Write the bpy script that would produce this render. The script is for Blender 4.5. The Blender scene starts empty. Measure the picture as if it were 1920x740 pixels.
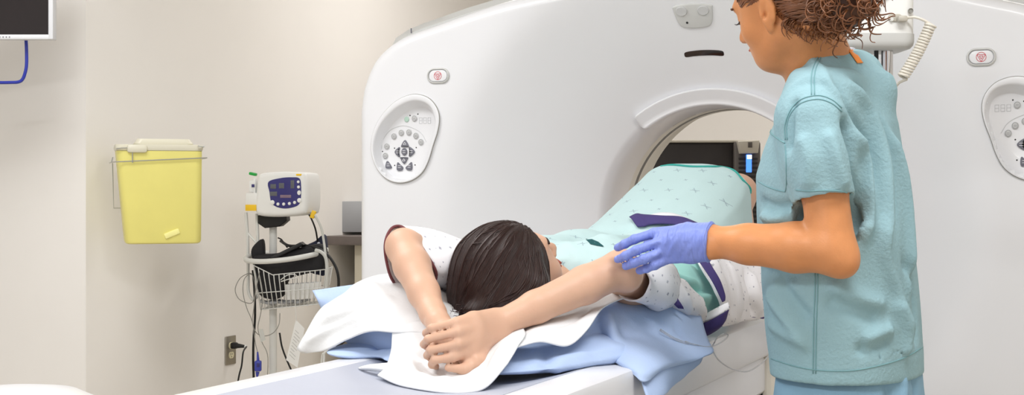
import bpy, bmesh, math, random
import numpy as np
from mathutils import Vector, Matrix
from mathutils.bvhtree import BVHTree

random.seed(4)
RNG = np.random.default_rng(7)
S = bpy.context.scene
COL = S.collection

# ------------------------------------------------------------------ camera
FPX = 2667.0                      # focal length in pixels of the 1920 wide frame
YAW = math.radians(22.96)
CAM = np.array([1.135, -4.0, 1.10])
HORIZON = 358.0
RV = np.array([math.cos(YAW), math.sin(YAW), 0.0])
DV = np.array([-math.sin(YAW), math.cos(YAW), 0.0])
cam_data = bpy.data.cameras.new('camera')
cam_data.sensor_width = 36.0
cam_data.lens = 36.0 * FPX / 1920.0
cam_data.shift_y = (HORIZON - 370.0) / 1920.0
cam_data.clip_start = 0.05
cam = bpy.data.objects.new('camera', cam_data)
COL.objects.link(cam)
cam.location = CAM
cam.rotation_euler = (math.pi / 2, 0, YAW)
S.camera = cam

# ------------------------------------------------------------------ world, lights, exposure
world = bpy.data.worlds.new('world')
S.world = world
world.use_nodes = True
bgn = world.node_tree.nodes['Background']
bgn.inputs[0].default_value = (1.0, 0.995, 1.0, 1)
bgn.inputs[1].default_value = 0.56
S.view_settings.view_transform = 'Standard'
S.view_settings.look = 'None'
S.view_settings.gamma = 1.0
S.view_settings.exposure = 0.30
S.view_settings.use_curve_mapping = False

def area_light(name, loc, target, sx, sy, power, col=(1, 1, 1)):
    d = bpy.data.lights.new(name, 'AREA')
    d.shape = 'RECTANGLE'; d.size = sx; d.size_y = sy; d.energy = power; d.color = col
    o = bpy.data.objects.new(name, d); COL.objects.link(o)
    o.location = loc
    o.rotation_euler = (Vector(target) - Vector(loc)).to_track_quat('-Z', 'Y').to_euler()
    return o
# the room's ceiling panels, the last one an added frontal fill
area_light('ceiling_panel_lamp_a', (-1.4, -1.3, 2.66), (-1.4, -1.3, 0), 1.2, 0.6, 22, (.97, .985, 1))
area_light('ceiling_panel_lamp_b', (1.1, -1.9, 2.66), (1.1, -1.9, 0), 1.2, 0.6, 23, (.97, .985, 1))
area_light('ceiling_panel_lamp_c', (-1.0, 1.9, 2.66), (-1.0, 1.9, 0), 1.2, 0.6, 15, (1, .98, .97))
area_light('ceiling_panel_lamp_d', (1.0, 2.6, 2.66), (1.0, 2.6, 0), 1.2, 0.6, 17, (1, .98, .95))
area_light('added_front_fill_lamp', (-0.4, -3.9, 2.66), (-0.4, -3.9, 0), 1.2, 0.6, 46, (.96, .98, 1))  # added fill from the camera side, hung like one more ceiling panel

# ------------------------------------------------------------------ picture <-> place
def ray(px, py):
    return DV + RV * ((px - 960.0) / FPX) - np.array([0, 0, 1.0]) * ((py - HORIZON) / FPX)
def P(px, py, z):
    return CAM + ray(px, py) * z
def on_y(px, py, y):
    r = ray(px, py); return CAM + r * ((y - CAM[1]) / r[1])
def on_x(px, py, x):
    r = ray(px, py); return CAM + r * ((x - CAM[0]) / r[0])
def on_z(px, py, zz):
    r = ray(px, py); return CAM + r * ((zz - CAM[2]) / r[2])

# ------------------------------------------------------------------ materials
def lin(c):
    out = []
    for v in c:
        v = v / 255.0
        out.append(v / 12.92 if v <= 0.04045 else ((v + 0.055) / 1.055) ** 2.4)
    return (*out, 1.0)

class NX:
    """a socket or a number inside a node tree, with arithmetic"""
    def __init__(s, t, v): s.t = t; s.v = v
    def _m(s, op, *args):
        n = s.t.nodes.new('ShaderNodeMath'); n.operation = op
        for i, a in enumerate((s,) + args):
            a = a.v if isinstance(a, NX) else a
            if isinstance(a, (int, float)): n.inputs[i].default_value = a
            else: s.t.links.new(a, n.inputs[i])
        return NX(s.t, n.outputs[0])
    def __add__(s, o): return s._m('ADD', o)
    def __sub__(s, o): return s._m('SUBTRACT', o)
    def __mul__(s, o): return s._m('MULTIPLY', o)
    def __truediv__(s, o): return s._m('DIVIDE', o)
    def lt(s, o): return s._m('LESS_THAN', o)
    def gt(s, o): return s._m('GREATER_THAN', o)
    def mx(s, o): return s._m('MAXIMUM', o)
    def mn(s, o): return s._m('MINIMUM', o)
    def ab(s): return s._m('ABSOLUTE')
    def fr(s): return s._m('FRACT')
    def fl(s): return s._m('FLOOR')
    def sin(s): return s._m('SINE')
    def mod(s, o): return s._m('FLOORED_MODULO', o)

def mat(name, rgb, rough=0.5, bump=0.0, bscale=60.0, var=0.0, vscale=6.0, spec=0.5, metal=0.0, sss=0.0,
        coat=0.0, trans=0.0, alpha=1.0, emit=None, estr=0.0, pattern=None, uvbump=False, sheen=0.0, stretch=None):
    m = bpy.data.materials.new(name); m.use_nodes = True
    t = m.node_tree; b = t.nodes['Principled BSDF']
    b.inputs['Base Color'].default_value = lin(rgb)
    b.inputs['Roughness'].default_value = rough
    b.inputs['Specular IOR Level'].default_value = spec
    b.inputs['Metallic'].default_value = metal
    b.inputs['Coat Weight'].default_value = coat
    b.inputs['Transmission Weight'].default_value = trans
    b.inputs['Alpha'].default_value = alpha
    b.inputs['Sheen Weight'].default_value = sheen
    if sss:
        b.inputs['Subsurface Weight'].default_value = sss
        b.inputs['Subsurface Radius'].default_value = (0.010, 0.004, 0.002)
        b.inputs['Subsurface Scale'].default_value = 0.6
    if emit:
        b.inputs['Emission Color'].default_value = lin(emit); b.inputs['Emission Strength'].default_value = estr
    tc = t.nodes.new('ShaderNodeTexCoord')
    src = tc.outputs['UV'] if uvbump else tc.outputs['Object']
    if stretch:
        mp = t.nodes.new('ShaderNodeMapping'); mp.inputs['Scale'].default_value = stretch
        t.links.new(src, mp.inputs[0]); src = mp.outputs[0]
    col = None
    if var:
        n = t.nodes.new('ShaderNodeTexNoise'); n.inputs['Scale'].default_value = vscale; n.inputs['Detail'].default_value = 4
        t.links.new(src, n.inputs['Vector'])
        r = t.nodes.new('ShaderNodeMapRange')
        r.inputs[1].default_value = 0.3; r.inputs[2].default_value = 0.7
        r.inputs[3].default_value = 1 - var; r.inputs[4].default_value = 1 + var
        t.links.new(n.outputs[0], r.inputs[0])
        mixn = t.nodes.new('ShaderNodeMix'); mixn.data_type = 'RGBA'; mixn.blend_type = 'MULTIPLY'
        mixn.inputs[0].default_value = 1.0; mixn.inputs[6].default_value = lin(rgb)
        t.links.new(r.outputs[0], mixn.inputs[7])
        col = mixn.outputs[2]
    if pattern:
        for fn, c2 in pattern:
            sep = t.nodes.new('ShaderNodeSeparateXYZ'); t.links.new(tc.outputs['UV'], sep.inputs[0])
            mask = fn(NX(t, sep.outputs[0]), NX(t, sep.outputs[1]))
            mixn = t.nodes.new('ShaderNodeMix'); mixn.data_type = 'RGBA'
            if col is None: mixn.inputs[6].default_value = lin(rgb)
            else: t.links.new(col, mixn.inputs[6])
            mixn.inputs[7].default_value = lin(c2); t.links.new(mask.v, mixn.inputs[0])
            col = mixn.outputs[2]
    if col is not None: t.links.new(col, b.inputs['Base Color'])
    if bump:
        n = t.nodes.new('ShaderNodeTexNoise'); n.inputs['Scale'].default_value = bscale; n.inputs['Detail'].default_value = 6
        t.links.new(src, n.inputs['Vector'])
        bp = t.nodes.new('ShaderNodeBump'); bp.inputs['Strength'].default_value = bump; bp.inputs['Distance'].default_value = 0.01
        t.links.new(n.outputs[0], bp.inputs['Height']); t.links.new(bp.outputs[0], b.inputs['Normal'])
    return m

def stars(cell, size, w, phase):
    """scattered little four-armed stars"""
    def fn(u, v):
        row = (v / cell).fl()
        uu = u / cell + row * 0.5 + phase
        a = (uu.fr() - 0.5) * cell
        b = ((v / cell).fr() - 0.5) * cell
        k = ((uu.fl() * 12.9898 + row * 78.233).sin() * 43.7).fr()
        L = (k.gt(0.45)) * (size * 0.55) + size * 0.45
        p = a * 0.94 + b * 0.34; q = b * 0.94 - a * 0.34
        arm1 = (p.ab().lt(w)) * (q.ab().lt(L)); arm2 = (q.ab().lt(w)) * (p.ab().lt(L))
        s = p * 0.7071 + q * 0.7071; d = p * 0.7071 - q * 0.7071
        arm3 = (s.ab().lt(w * 0.8)) * (d.ab().lt(L * 0.6))
        return arm1.mx(arm2).mx(arm3) * 0.75
    return fn
def squares(cell, size, phase=0.0):
    def fn(u, v):
        row = (v / cell).fl()
        uu = u / cell + row * 0.37 + phase
        a = (uu.fr() - 0.5) * cell; b = ((v / cell).fr() - 0.5) * cell
        k = ((uu.fl() * 12.9898 + row * 78.233).sin() * 43.7).fr()
        L = k * (size * 0.8) + size * 0.2
        p = a * 0.9 + b * 0.42; q = b * 0.9 - a * 0.42
        return (p.ab().mx(q.ab())).lt(L) * 0.8
    return fn

M = {}
M['wall'] = mat('wall_paint', (242, 238, 233), 0.85, 0.03, 220, 0.012, 3)
M['floor'] = mat('vinyl_floor', (196, 186, 170), 0.4, 0.0, 50, 0.05, 20)
M['ceiling'] = mat('ceiling_tile', (240, 238, 232), 0.9, 0.1, 300, 0.02, 60)
M['gantry'] = mat('white_gloss_plastic', (231, 231, 234), 0.32, 0, var=0.008, vscale=2, coat=0.15)
M['gantry_dark'] = mat('light_grey_plastic', (205, 205, 203), 0.45)
M['bore'] = mat('bore_plastic', (226, 223, 214), 0.4)
M['groove'] = mat('grey_gap', (150, 148, 142), 0.6)
M['black'] = mat('black_plastic', (18, 17, 18), 0.45, 0.05, 200)
M['slot'] = mat('brown_black_window', (40, 22, 18), 0.12)
M['key_dark'] = mat('grey_rubber', (112, 112, 122), 0.5)
M['key_light'] = mat('silver_rubber', (200, 200, 200), 0.45)
M['key_green'] = mat('green_rubber', (178, 205, 190), 0.5)
M['red_print'] = mat('red_print', (205, 80, 90), 0.5)
M['key_print'] = mat('grey_print', (235, 235, 238), 0.5)
M['key_print_dark'] = mat('dark_grey_print', (140, 140, 145), 0.5)
M['faint_print'] = mat('faint_print', (205, 206, 208), 0.5)
M['couch_white'] = mat('couch_white', (228, 228, 232), 0.3, coat=0.1, var=0.01)
M['couch_pad'] = mat('couch_pad', (178, 182, 196), 0.42, 0.02, 150, 0.02, 5)
M['couch_cream'] = mat('couch_cream', (226, 220, 208), 0.45)
M['steel'] = mat('brushed_steel', (170, 165, 155), 0.35, metal=0.9)
M['chrome'] = mat('chrome', (215, 215, 218), 0.15, metal=1.0)

# ------------------------------------------------------------------ object helpers
def tag(o, label=None, cat=None, group=None, kind=None):
    if label: o['label'] = label
    if cat: o['category'] = cat
    if group: o['group'] = group
    if kind: o['kind'] = kind
    return o
def thing(name, label, cat, loc=(0, 0, 0), rotz=0.0, group=None):
    o = bpy.data.objects.new(name, None); COL.objects.link(o)
    o.location = loc; o.rotation_euler = (0, 0, rotz); o.empty_display_size = 0.05
    return tag(o, label, cat, group)
def mesh(name, verts, faces, m, parent=None, smooth=True, uv=None, mats=None, fmat=None):
    me = bpy.data.meshes.new(name)
    verts = np.asarray(verts, dtype=float)
    me.from_pydata([tuple(v) for v in verts.tolist()], [], [tuple(int(i) for i in f) for f in faces])
    for mm in (mats or [m]): me.materials.append(mm)
    if fmat is not None: me.polygons.foreach_set('material_index', np.asarray(fmat, dtype=np.int32))
    if smooth: me.polygons.foreach_set('use_smooth', [True] * len(me.polygons))
    if uv is not None:
        lay = me.uv_layers.new(name='UVMap')
        idx = np.empty(len(me.loops), dtype=np.int32); me.loops.foreach_get('vertex_index', idx)
        lay.data.foreach_set('uv', np.asarray(uv, dtype=np.float32)[idx].ravel())
    me.update()
    o = bpy.data.objects.new(name, me); COL.objects.link(o)
    if parent is not None:
        o.parent = parent
    return o
def wmesh(name, verts, faces, m, parent, **k):
    """vertices given in the world; parent may sit anywhere"""
    if parent is not None:
        mw = np.array(wmat(parent).inverted())
        v = np.asarray(verts, float); verts = v @ mw[:3, :3].T + mw[:3, 3]
    return mesh(name, verts, faces, m, parent, **k)
def wmat(o):
    mm = o.matrix_basis.copy()
    while o.parent is not None:
        o = o.parent; mm = o.matrix_basis @ mm
    return mm

class MB:
    """collects shapes into one mesh"""
    def __init__(s): s.v = []; s.f = []; s.m = []; s.n = 0
    def add(s, v, f, mi=0):
        v = np.asarray(v, float)
        s.v.append(v); s.f += [tuple(int(i) + s.n for i in q) for q in f]; s.m += [mi] * len(f); s.n += len(v); return s
    def box(s, c, size, bev=0.0, rot=None, seg=2, mi=0):
        bm = bmesh.new(); bmesh.ops.create_cube(bm, size=1.0)
        bmesh.ops.scale(bm, vec=size, verts=bm.verts)
        if bev > 0: bmesh.ops.bevel(bm, geom=bm.edges[:], offset=bev, segments=seg, profile=0.5, affect='EDGES')
        if rot is not None: bmesh.ops.transform(bm, matrix=rot, verts=bm.verts)
        bmesh.ops.translate(bm, vec=c, verts=bm.verts)
        bm.verts.index_update()
        s.add([v.co[:] for v in bm.verts], [[v.index for v in f.verts] for f in bm.faces], mi); bm.free(); return s
    def tube(s, pts, r, n=10, smooth=True, sub=6, mi=0, closed=False):
        v, f = tube(pts, r, n, smooth, sub, closed); return s.add(v, f, mi)
    def prism(s, outline, axis_fn, d0, d1, bev=0.0, mi=0, seg=3, scale=False):
        """outline: 2-D loop; axis_fn(u, v, d) -> point; d0 is the front"""
        o = np.asarray(outline, float); n = len(o); c = o.mean(0)
        rings = []
        hx = (o.max(0) - o.min(0)) / 2
        shrink = (lambda q, d: c + (q - c) * (1 - d / hx)) if scale else inset
        if bev > 0:
            for i in range(seg + 1):
                a = i / seg * math.pi / 2
                rings.append((shrink(o, bev * (1 - math.sin(a))), d0 + (d1 - d0) / abs(d1 - d0) * bev * (1 - math.cos(a))))
        else: rings.append((o, d0))
        rings.append((o, d1))
        V = []; F = []
        for q, d in rings: V += [axis_fn(u, w, d) for u, w in q]
        for k in range(len(rings) - 1):
            for i in range(n):
                j = (i + 1) % n; F.append((k * n + i, k * n + j, (k + 1) * n + j, (k + 1) * n + i))
        F.append(tuple(range(n))[::-1]); F.append(tuple((len(rings) - 1) * n + i for i in range(n)))
        return s.add(V, F, mi)
    def lathe(s, prof, c=(0, 0, 0), n=24, axis=2, mi=0):
        V = []; F = []
        for r, h in prof:
            for i in range(n):
                a = 2 * math.pi * i / n; p = [r * math.cos(a), r * math.sin(a)]
                p.insert(axis, h); V.append(np.add(p, c))
        for k in range(len(prof) - 1):
            for i in range(n):
                j = (i + 1) % n; F.append((k * n + i, k * n + j, (k + 1) * n + j, (k + 1) * n + i))
        F.append(tuple(range(n))[::-1]); F.append(tuple((len(prof) - 1) * n + i for i in range(n)))
        return s.add(V, F, mi)
    def build(s, name, m, parent=None, smooth=True, mats=None, world=False, auto=True):
        v = np.concatenate(s.v)
        fn = wmesh if world else mesh
        o = fn(name, v, s.f, m, parent, smooth=smooth, mats=mats, fmat=s.m if mats else None)
        fix_normals(o)
        if smooth and auto:
            o.data.set_sharp_from_angle(angle=math.radians(38))
        return o
def fix_normals(o):
    bm = bmesh.new(); bm.from_mesh(o.data)
    bmesh.ops.recalc_face_normals(bm, faces=bm.faces); bm.to_mesh(o.data); bm.free()

def inset(o, d):
    n = len(o); out = []
    area = sum(o[i][0] * o[(i + 1) % n][1] - o[(i + 1) % n][0] * o[i][1] for i in range(n))
    sg = 1 if area > 0 else -1
    for i in range(n):
        t = o[(i + 1) % n] - o[i - 1]; t = t / (np.linalg.norm(t) + 1e-12)
        out.append(o[i] + sg * d * np.array([-t[1], t[0]]))
    return np.array(out)
def cr(pts, sub, closed=False):
    """Catmull-Rom through points"""
    p = np.asarray(pts, float); n = len(p); out = []
    if n < 3 and not closed:
        return np.array([p[0] + (p[-1] - p[0]) * i / sub for i in range(sub + 1)]) if n == 2 else p
    segs = n if closed else n - 1
    for i in range(segs):
        if closed: a, b, c, d = p[i - 1], p[i], p[(i + 1) % n], p[(i + 2) % n]
        else:
            b, c = p[i], p[i + 1]; a = p[i - 1] if i > 0 else 2 * b - c; d = p[i + 2] if i + 2 < n else 2 * c - b
        for k in range(sub):
            t = k / sub
            out.append(0.5 * (2 * b + (c - a) * t + (2 * a - 5 * b + 4 * c - d) * t * t + (-a + 3 * b - 3 * c + d) * t ** 3))
    if not closed: out.append(p[-1])
    return np.array(out)
def tube(pts, r, n=10, smooth=True, sub=6, closed=False):
    p = cr(pts, sub, closed) if smooth else np.asarray(pts, float)
    m = len(p)
    rr = np.interp(np.linspace(0, 1, m), np.linspace(0, 1, len(r)), r) if hasattr(r, '__len__') else np.full(m, r)
    T = np.gradient(p, axis=0) if not closed else np.roll(p, -1, 0) - np.roll(p, 1, 0)
    T /= np.linalg.norm(T, axis=1)[:, None] + 1e-12
    up = np.array([0, 0, 1.0]) if abs(T[0][2]) < 0.9 else np.array([1.0, 0, 0])
    N = np.cross(T[0], up); N /= np.linalg.norm(N)
    V = []; F = []
    for i in range(m):
        N = N - T[i] * (N @ T[i]); N /= np.linalg.norm(N) + 1e-12
        B = np.cross(T[i], N)
        for k in range(n):
            a = 2 * math.pi * k / n
            V.append(p[i] + rr[i] * (N * math.cos(a) + B * math.sin(a)))
    for i in range(m if closed else m - 1):
        i2 = (i + 1) % m
        for k in range(n):
            k2 = (k + 1) % n; F.append((i * n + k, i * n + k2, i2 * n + k2, i2 * n + k))
    if not closed:
        F.append(tuple(range(n))[::-1]); F.append(tuple((m - 1) * n + k for k in range(n)))
    return np.array(V), F

def patch(name, rows, m, parent=None, sub=8, thick=0.003, amp=0.0, freq=14.0, folds=(), uvs=1.0, seed=1, edge=0.0):
    """a sheet of cloth through a grid of points (rows of world points)"""
    G = np.array([[np.asarray(q, float) for q in r] for r in rows])
    A = np.stack([cr(G[i], sub) for i in range(G.shape[0])])
    B = np.stack([cr(A[:, j], sub) for j in range(A.shape[1])], axis=1)
    nu, nv = B.shape[:2]
    du = np.gradient(B, axis=0); dv = np.gradient(B, axis=1)
    N = np.cross(du, dv); N /= np.linalg.norm(N, axis=2)[..., None] + 1e-12
    V = B.reshape(-1, 3); NN = N.reshape(-1, 3)
    d = wrinkle(V, freq, seed) * amp + fold_field(V, folds)
    if edge:
        e = np.zeros((nu, nv)); e[0] = e[-1] = 1; e[:, 0] = e[:, -1] = 1
        d = d + e.ravel() * edge * np.sin(np.arange(nu * nv) * 0.9)
    V = V + NN * d[:, None]
    F = [(i * nv + j, i * nv + j + 1, (i + 1) * nv + j + 1, (i + 1) * nv + j) for i in range(nu - 1) for j in range(nv - 1)]
    su = np.concatenate([[0], np.cumsum(np.linalg.norm(np.diff(B[:, nv // 2], axis=0), axis=1))])
    sv = np.concatenate([[0], np.cumsum(np.linalg.norm(np.diff(B[nu // 2], axis=0), axis=1))])
    uv = np.stack(np.meshgrid(su, sv, indexing='ij'), -1).reshape(-1, 2) * uvs
    o = wmesh(name, V, F, m, parent, uv=uv)
    s = o.modifiers.new('thickness', 'SOLIDIFY'); s.thickness = thick; s.offset = 0.0
    return o

def wrinkle(V, freq, seed, oct=4):
    g = np.random.default_rng(seed); out = np.zeros(len(V)); a = 1.0; f = freq
    for _ in range(oct):
        for _ in range(3):
            k = g.normal(size=3); k /= np.linalg.norm(k); ph = g.uniform(0, 6.28)
            warp = 0.6 * np.sin(V @ g.normal(size=3) * f * 0.5 + g.uniform(0, 6.28))
            out += a * np.sin(V @ k * f + ph + warp) / 3
        a *= 0.55; f *= 1.9
    return out
def fold_field(V, folds):
    """ridges (or grooves) along polylines: (points, width, height)"""
    out = np.zeros(len(V))
    for pts, w, h in folds:
        p = cr(np.asarray(pts, float), 5)
        best = np.full(len(V), 1e9)
        bb0 = p.min(0) - 3 * w; bb1 = p.max(0) + 3 * w
        sel = np.where(((V > bb0) & (V < bb1)).all(1))[0]
        if len(sel) == 0: continue
        W = V[sel]; bs = np.full(len(W), 1e9)
        L = len(p) - 1; tt = np.zeros(len(W))
        for i in range(L):
            a, b = p[i], p[i + 1]; ab = b - a
            t = np.clip(((W - a) @ ab) / (ab @ ab + 1e-12), 0, 1)
            dd = ((W - a - t[:, None] * ab) ** 2).sum(1)
            q = dd < bs; bs[q] = dd[q]; tt[q] = (i + t[q]) / L
        out[sel] += h * np.exp(-bs / (w * w)) * np.clip(np.minimum(tt, 1 - tt) * 6 + 0.15, 0, 1)
    return out

# ------------------------------------------------------------------ smooth solid modelling (distance fields -> one skin)
class Field:
    def __init__(s, lo, hi, h):
        s.lo = np.asarray(lo, float); s.h = h
        n = np.ceil((np.asarray(hi, float) - s.lo) / h).astype(int) + 1
        s.F = np.full(tuple(n), 1.0, dtype=np.float32); s.n = n
    def grid(s, lo, hi):
        a = np.clip(np.floor((np.asarray(lo) - s.lo) / s.h).astype(int), 0, s.n); b = np.clip(np.ceil((np.asarray(hi) - s.lo) / s.h).astype(int) + 1, 0, s.n)
        sl = tuple(slice(int(x), int(y)) for x, y in zip(a, b))
        ax = [(s.lo[i] + s.h * np.arange(a[i], b[i])).astype(np.float32) for i in range(3)]
        return sl, ax[0][:, None, None], ax[1][None, :, None], ax[2][None, None, :]
    def mixin(s, sl, d, k, op):
        f = s.F[sl]
        if d.size == 0: return
        if op == 'add':
            if k > 0:
                h = np.clip(0.5 + 0.5 * (f - d) / k, 0, 1); s.F[sl] = f + (d - f) * h - k * h * (1 - h)
            else: s.F[sl] = np.minimum(f, d)
        else:
            d = -d
            if k > 0:
                h = np.clip(0.5 - 0.5 * (f - d) / k, 0, 1); s.F[sl] = f + (d - f) * h + k * h * (1 - h)
            else: s.F[sl] = np.maximum(f, d)
    def cone(s, a, b, ra, rb, k=0.01, op='add', flat=None):
        """round cone; flat=(axis, factor) squashes across an axis"""
        a = np.asarray(a, float); b = np.asarray(b, float); R = max(ra, rb) + k + 3 * s.h
        if flat is not None: R += max(ra, rb) * (max(flat[1], 1.0))
        sl, X, Y, Z = s.grid(np.minimum(a, b) - R, np.maximum(a, b) + R)
        ab = b - a; L2 = float(ab @ ab) + 1e-12
        x, y, z = X - a[0], Y - a[1], Z - a[2]
        t = np.clip((x * ab[0] + y * ab[1] + z * ab[2]) / L2, 0, 1)
        x = x - t * ab[0]; y = y - t * ab[1]; z = z - t * ab[2]
        if flat is not None:
            n = np.asarray(flat[0], float); n = n / np.linalg.norm(n)
            q = x * n[0] + y * n[1] + z * n[2]; g = q * (1 / flat[1] - 1)
            x = x + g * n[0]; y = y + g * n[1]; z = z + g * n[2]
        d = np.sqrt(x * x + y * y + z * z) - (ra + (rb - ra) * t)
        s.mixin(sl, d.astype(np.float32), k, op); return s
    def chain(s, pts, rad, k=0.01, op='add', flat=None):
        for i in range(len(pts) - 1): s.cone(pts[i], pts[i + 1], rad[i], rad[i + 1], k, op, flat)
        return s
    def ell(s, c, r, axes=None, k=0.01, op='add'):
        c = np.asarray(c, float); r = np.asarray(r, float); R = max(r) + k + 3 * s.h
        sl, X, Y, Z = s.grid(c - R, c + R)
        A = np.eye(3) if axes is None else np.asarray(axes, float)
        x, y, z = X - c[0], Y - c[1], Z - c[2]
        q = [(x * A[i][0] + y * A[i][1] + z * A[i][2]) for i in range(3)]
        k0 = np.sqrt(sum((q[i] / r[i]) ** 2 for i in range(3))); k1 = np.sqrt(sum((q[i] / r[i] ** 2) ** 2 for i in range(3))) + 1e-6
        d = k0 * (k0 - 1) / k1
        s.mixin(sl, d.astype(np.float32), k, op); return s
    def column(s, zs, cx, cy, a, b, Fv, Lv, k=0.02, ex=2.0, op='add'):
        """upright body of elliptic sections; a along Fv, b along Lv"""
        R = max(max(a), max(b)) + k + 3 * s.h
        lo = (min(cx) - R, min(cy) - R, min(zs) - k - 3 * s.h); hi = (max(cx) + R, max(cy) + R, max(zs) + k + 3 * s.h)
        sl, X, Y, Z = s.grid(lo, hi)
        zz = Z.ravel(); itp = lambda q: np.interp(zz, zs, q)[None, None, :]
        x = X - itp(cx); y = Y - itp(cy)
        p = x * Fv[0] + y * Fv[1]; q = x * Lv[0] + y * Lv[1]
        A = itp(a); B = itp(b)
        k0 = (np.abs(p / A) ** ex + np.abs(q / B) ** ex) ** (1 / ex)
        d = (k0 - 1) * np.minimum(A, B)
        e = np.maximum(zs[0] - Z, Z - zs[-1])
        d = np.where((d > 0) & (e > 0), np.sqrt(np.maximum(d, 0) ** 2 + np.maximum(e, 0) ** 2), np.maximum(d, e))
        s.mixin(sl, d.astype(np.float32), k, op); return s
    def cut(s, p, n):
        """keep the side the normal points away from"""
        sl, X, Y, Z = s.grid(s.lo, s.lo + s.h * s.n)
        d = (X - p[0]) * n[0] + (Y - p[1]) * n[1] + (Z - p[2]) * n[2]
        s.F = np.maximum(s.F, d.astype(np.float32)); return s
    def skin(s, relax=2):
        F = s.F; I = F < 0
        c = np.zeros(tuple(s.n - 1), dtype=np.int8)
        for dx in (0, 1):
            for dy in (0, 1):
                for dz in (0, 1):
                    c += I[dx:F.shape[0] - 1 + dx, dy:F.shape[1] - 1 + dy, dz:F.shape[2] - 1 + dz]
        mixed = (c > 0) & (c < 8); cells = np.argwhere(mixed)
        idx = np.full(c.shape, -1, dtype=np.int64); idx[mixed] = np.arange(len(cells))
        acc = np.zeros((len(cells), 3)); cnt = np.zeros(len(cells))
        corners = [(i, j, k) for i in (0, 1) for j in (0, 1) for k in (0, 1)]
        for p in corners:
            for ax in range(3):
                if p[ax]: continue
                q = list(p); q[ax] = 1
                f1 = F[tuple((cells + p).T)]; f2 = F[tuple((cells + q).T)]
                x = (f1 < 0) != (f2 < 0); t = np.where(x, f1 / np.where(x, f1 - f2, 1), 0)
                pos = np.array(p, float)[None] + t[:, None] * np.eye(3)[ax][None]
                acc[x] += pos[x]; cnt[x] += 1
        V = s.lo + s.h * (cells + acc / cnt[:, None])
        faces = []
        for ax in range(3):
            b, g = [(1, 2), (2, 0), (0, 1)][ax]
            sl1 = [slice(None)] * 3; sl2 = [slice(None)] * 3
            sl1[ax] = slice(0, -1); sl2[ax] = slice(1, None)
            A = I[tuple(sl1)]; B = I[tuple(sl2)]
            e = np.argwhere(A != B)
            e = e[(e[:, b] > 0) & (e[:, g] > 0) & (e[:, b] < F.shape[b] - 1) & (e[:, g] < F.shape[g] - 1)]
            ub = np.zeros(3, int); ub[b] = 1; ug = np.zeros(3, int); ug[g] = 1
            q = np.stack([idx[tuple((e - ub - ug).T)], idx[tuple((e - ug).T)], idx[tuple(e.T)], idx[tuple((e - ub).T)]], 1)
            flip = ~A[tuple(e.T)]
            q[flip] = q[flip][:, ::-1]
            faces.append(q)
        Q = np.concatenate(faces)
        Q = Q[(Q >= 0).all(1)]
        for _ in range(relax):
            E = np.concatenate([Q[:, [0, 1]], Q[:, [1, 2]], Q[:, [2, 3]], Q[:, [3, 0]]])
            sm = np.zeros_like(V); ct = np.zeros(len(V))
            np.add.at(sm, E[:, 0], V[E[:, 1]]); np.add.at(ct, E[:, 0], 1)
            np.add.at(sm, E[:, 1], V[E[:, 0]]); np.add.at(ct, E[:, 1], 1)
            V = 0.45 * V + 0.55 * sm / np.maximum(ct, 1)[:, None]
        return V, Q
def normals(V, Q):
    n = np.cross(V[Q[:, 2]] - V[Q[:, 0]], V[Q[:, 3]] - V[Q[:, 1]])
    N = np.zeros_like(V)
    for i in range(4): np.add.at(N, Q[:, i], n)
    return N / (np.linalg.norm(N, axis=1)[:, None] + 1e-12)
def unit(v):
    v = np.asarray(v, float); return v / np.linalg.norm(v)
def bvh_of(V, Q):
    return BVHTree.FromPolygons([tuple(v) for v in V.tolist()], [tuple(q) for q in Q.tolist()])
def snap(bvh, px, py, lift=0.0):
    """where the sight line through a picture point first meets the solid"""
    d = Vector(ray(px, py)).normalized()
    h = bvh.ray_cast(Vector(CAM), d)
    if h[0] is None:
        c = [bvh.find_nearest(Vector(P(px, py, z))) for z in np.linspace(2.3, 4.4, 60)]
        return np.array(min(c, key=lambda q: q[3])[0])
    n = h[1] if h[1].dot(d) < 0 else -h[1]
    return np.array(h[0] + n * lift)

# ================================================================== the room
def slab(name, c, size, m):
    return tag(MB().box(c, size).build(name, m, smooth=False), kind='structure')
WX = -2.22
slab('floor', (-0.6, -0.3, -0.05), (9.0, 10.6, 0.1), M['floor'])
slab('ceiling', (-0.6, -0.3, 2.75), (9.0, 10.6, 0.1), M['ceiling'])
slab('wall_left', (WX - 0.06, 2.105, 1.35), (0.12, 3.87, 2.7), M['wall'])
slab('wall_corner', (-3.62, 0.11, 1.35), (2.8, 0.12, 2.7), M['wall'])
slab('wall_back', (0.3, 4.1, 1.35), (5.2, 0.12, 2.7), M['wall'])
slab('wall_right', (2.86, -0.4, 1.35), (0.12, 8.9, 2.7), M['wall'])

M['panel'] = mat('light_diffuser', (255, 255, 250), 0.6, emit=(255, 252, 245), estr=1.6)
for (x, y, w) in ((-1.4, -1.3, 'above the patient table'), (1.1, -1.9, 'above the space beside the scanner table'),
                  (-0.4, -3.9, 'added as frontal fill above the near end of the room'),  # unseen panel, added to house the frontal fill lamp
                  (-1.0, 1.9, 'above the wall side behind the scanner'), (1.0, 2.6, 'above the far end behind the scanner')):
    t = thing('ceiling_light', 'flat white ceiling panel light ' + w, 'ceiling light', (x, y, 2.70))
    fr = MB()
    for sx in (-1, 1): fr.box((sx * 0.62, 0, -0.012), (0.04, 0.68, 0.024), 0.004)
    for sy in (-1, 1): fr.box((0, sy * 0.32, -0.012), (1.2, 0.04, 0.024), 0.004)
    fr.build('frame', M['couch_white'], t)
    MB().box((0, 0, -0.004), (1.2, 0.6, 0.008)).build('diffuser', M['panel'], t)

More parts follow.
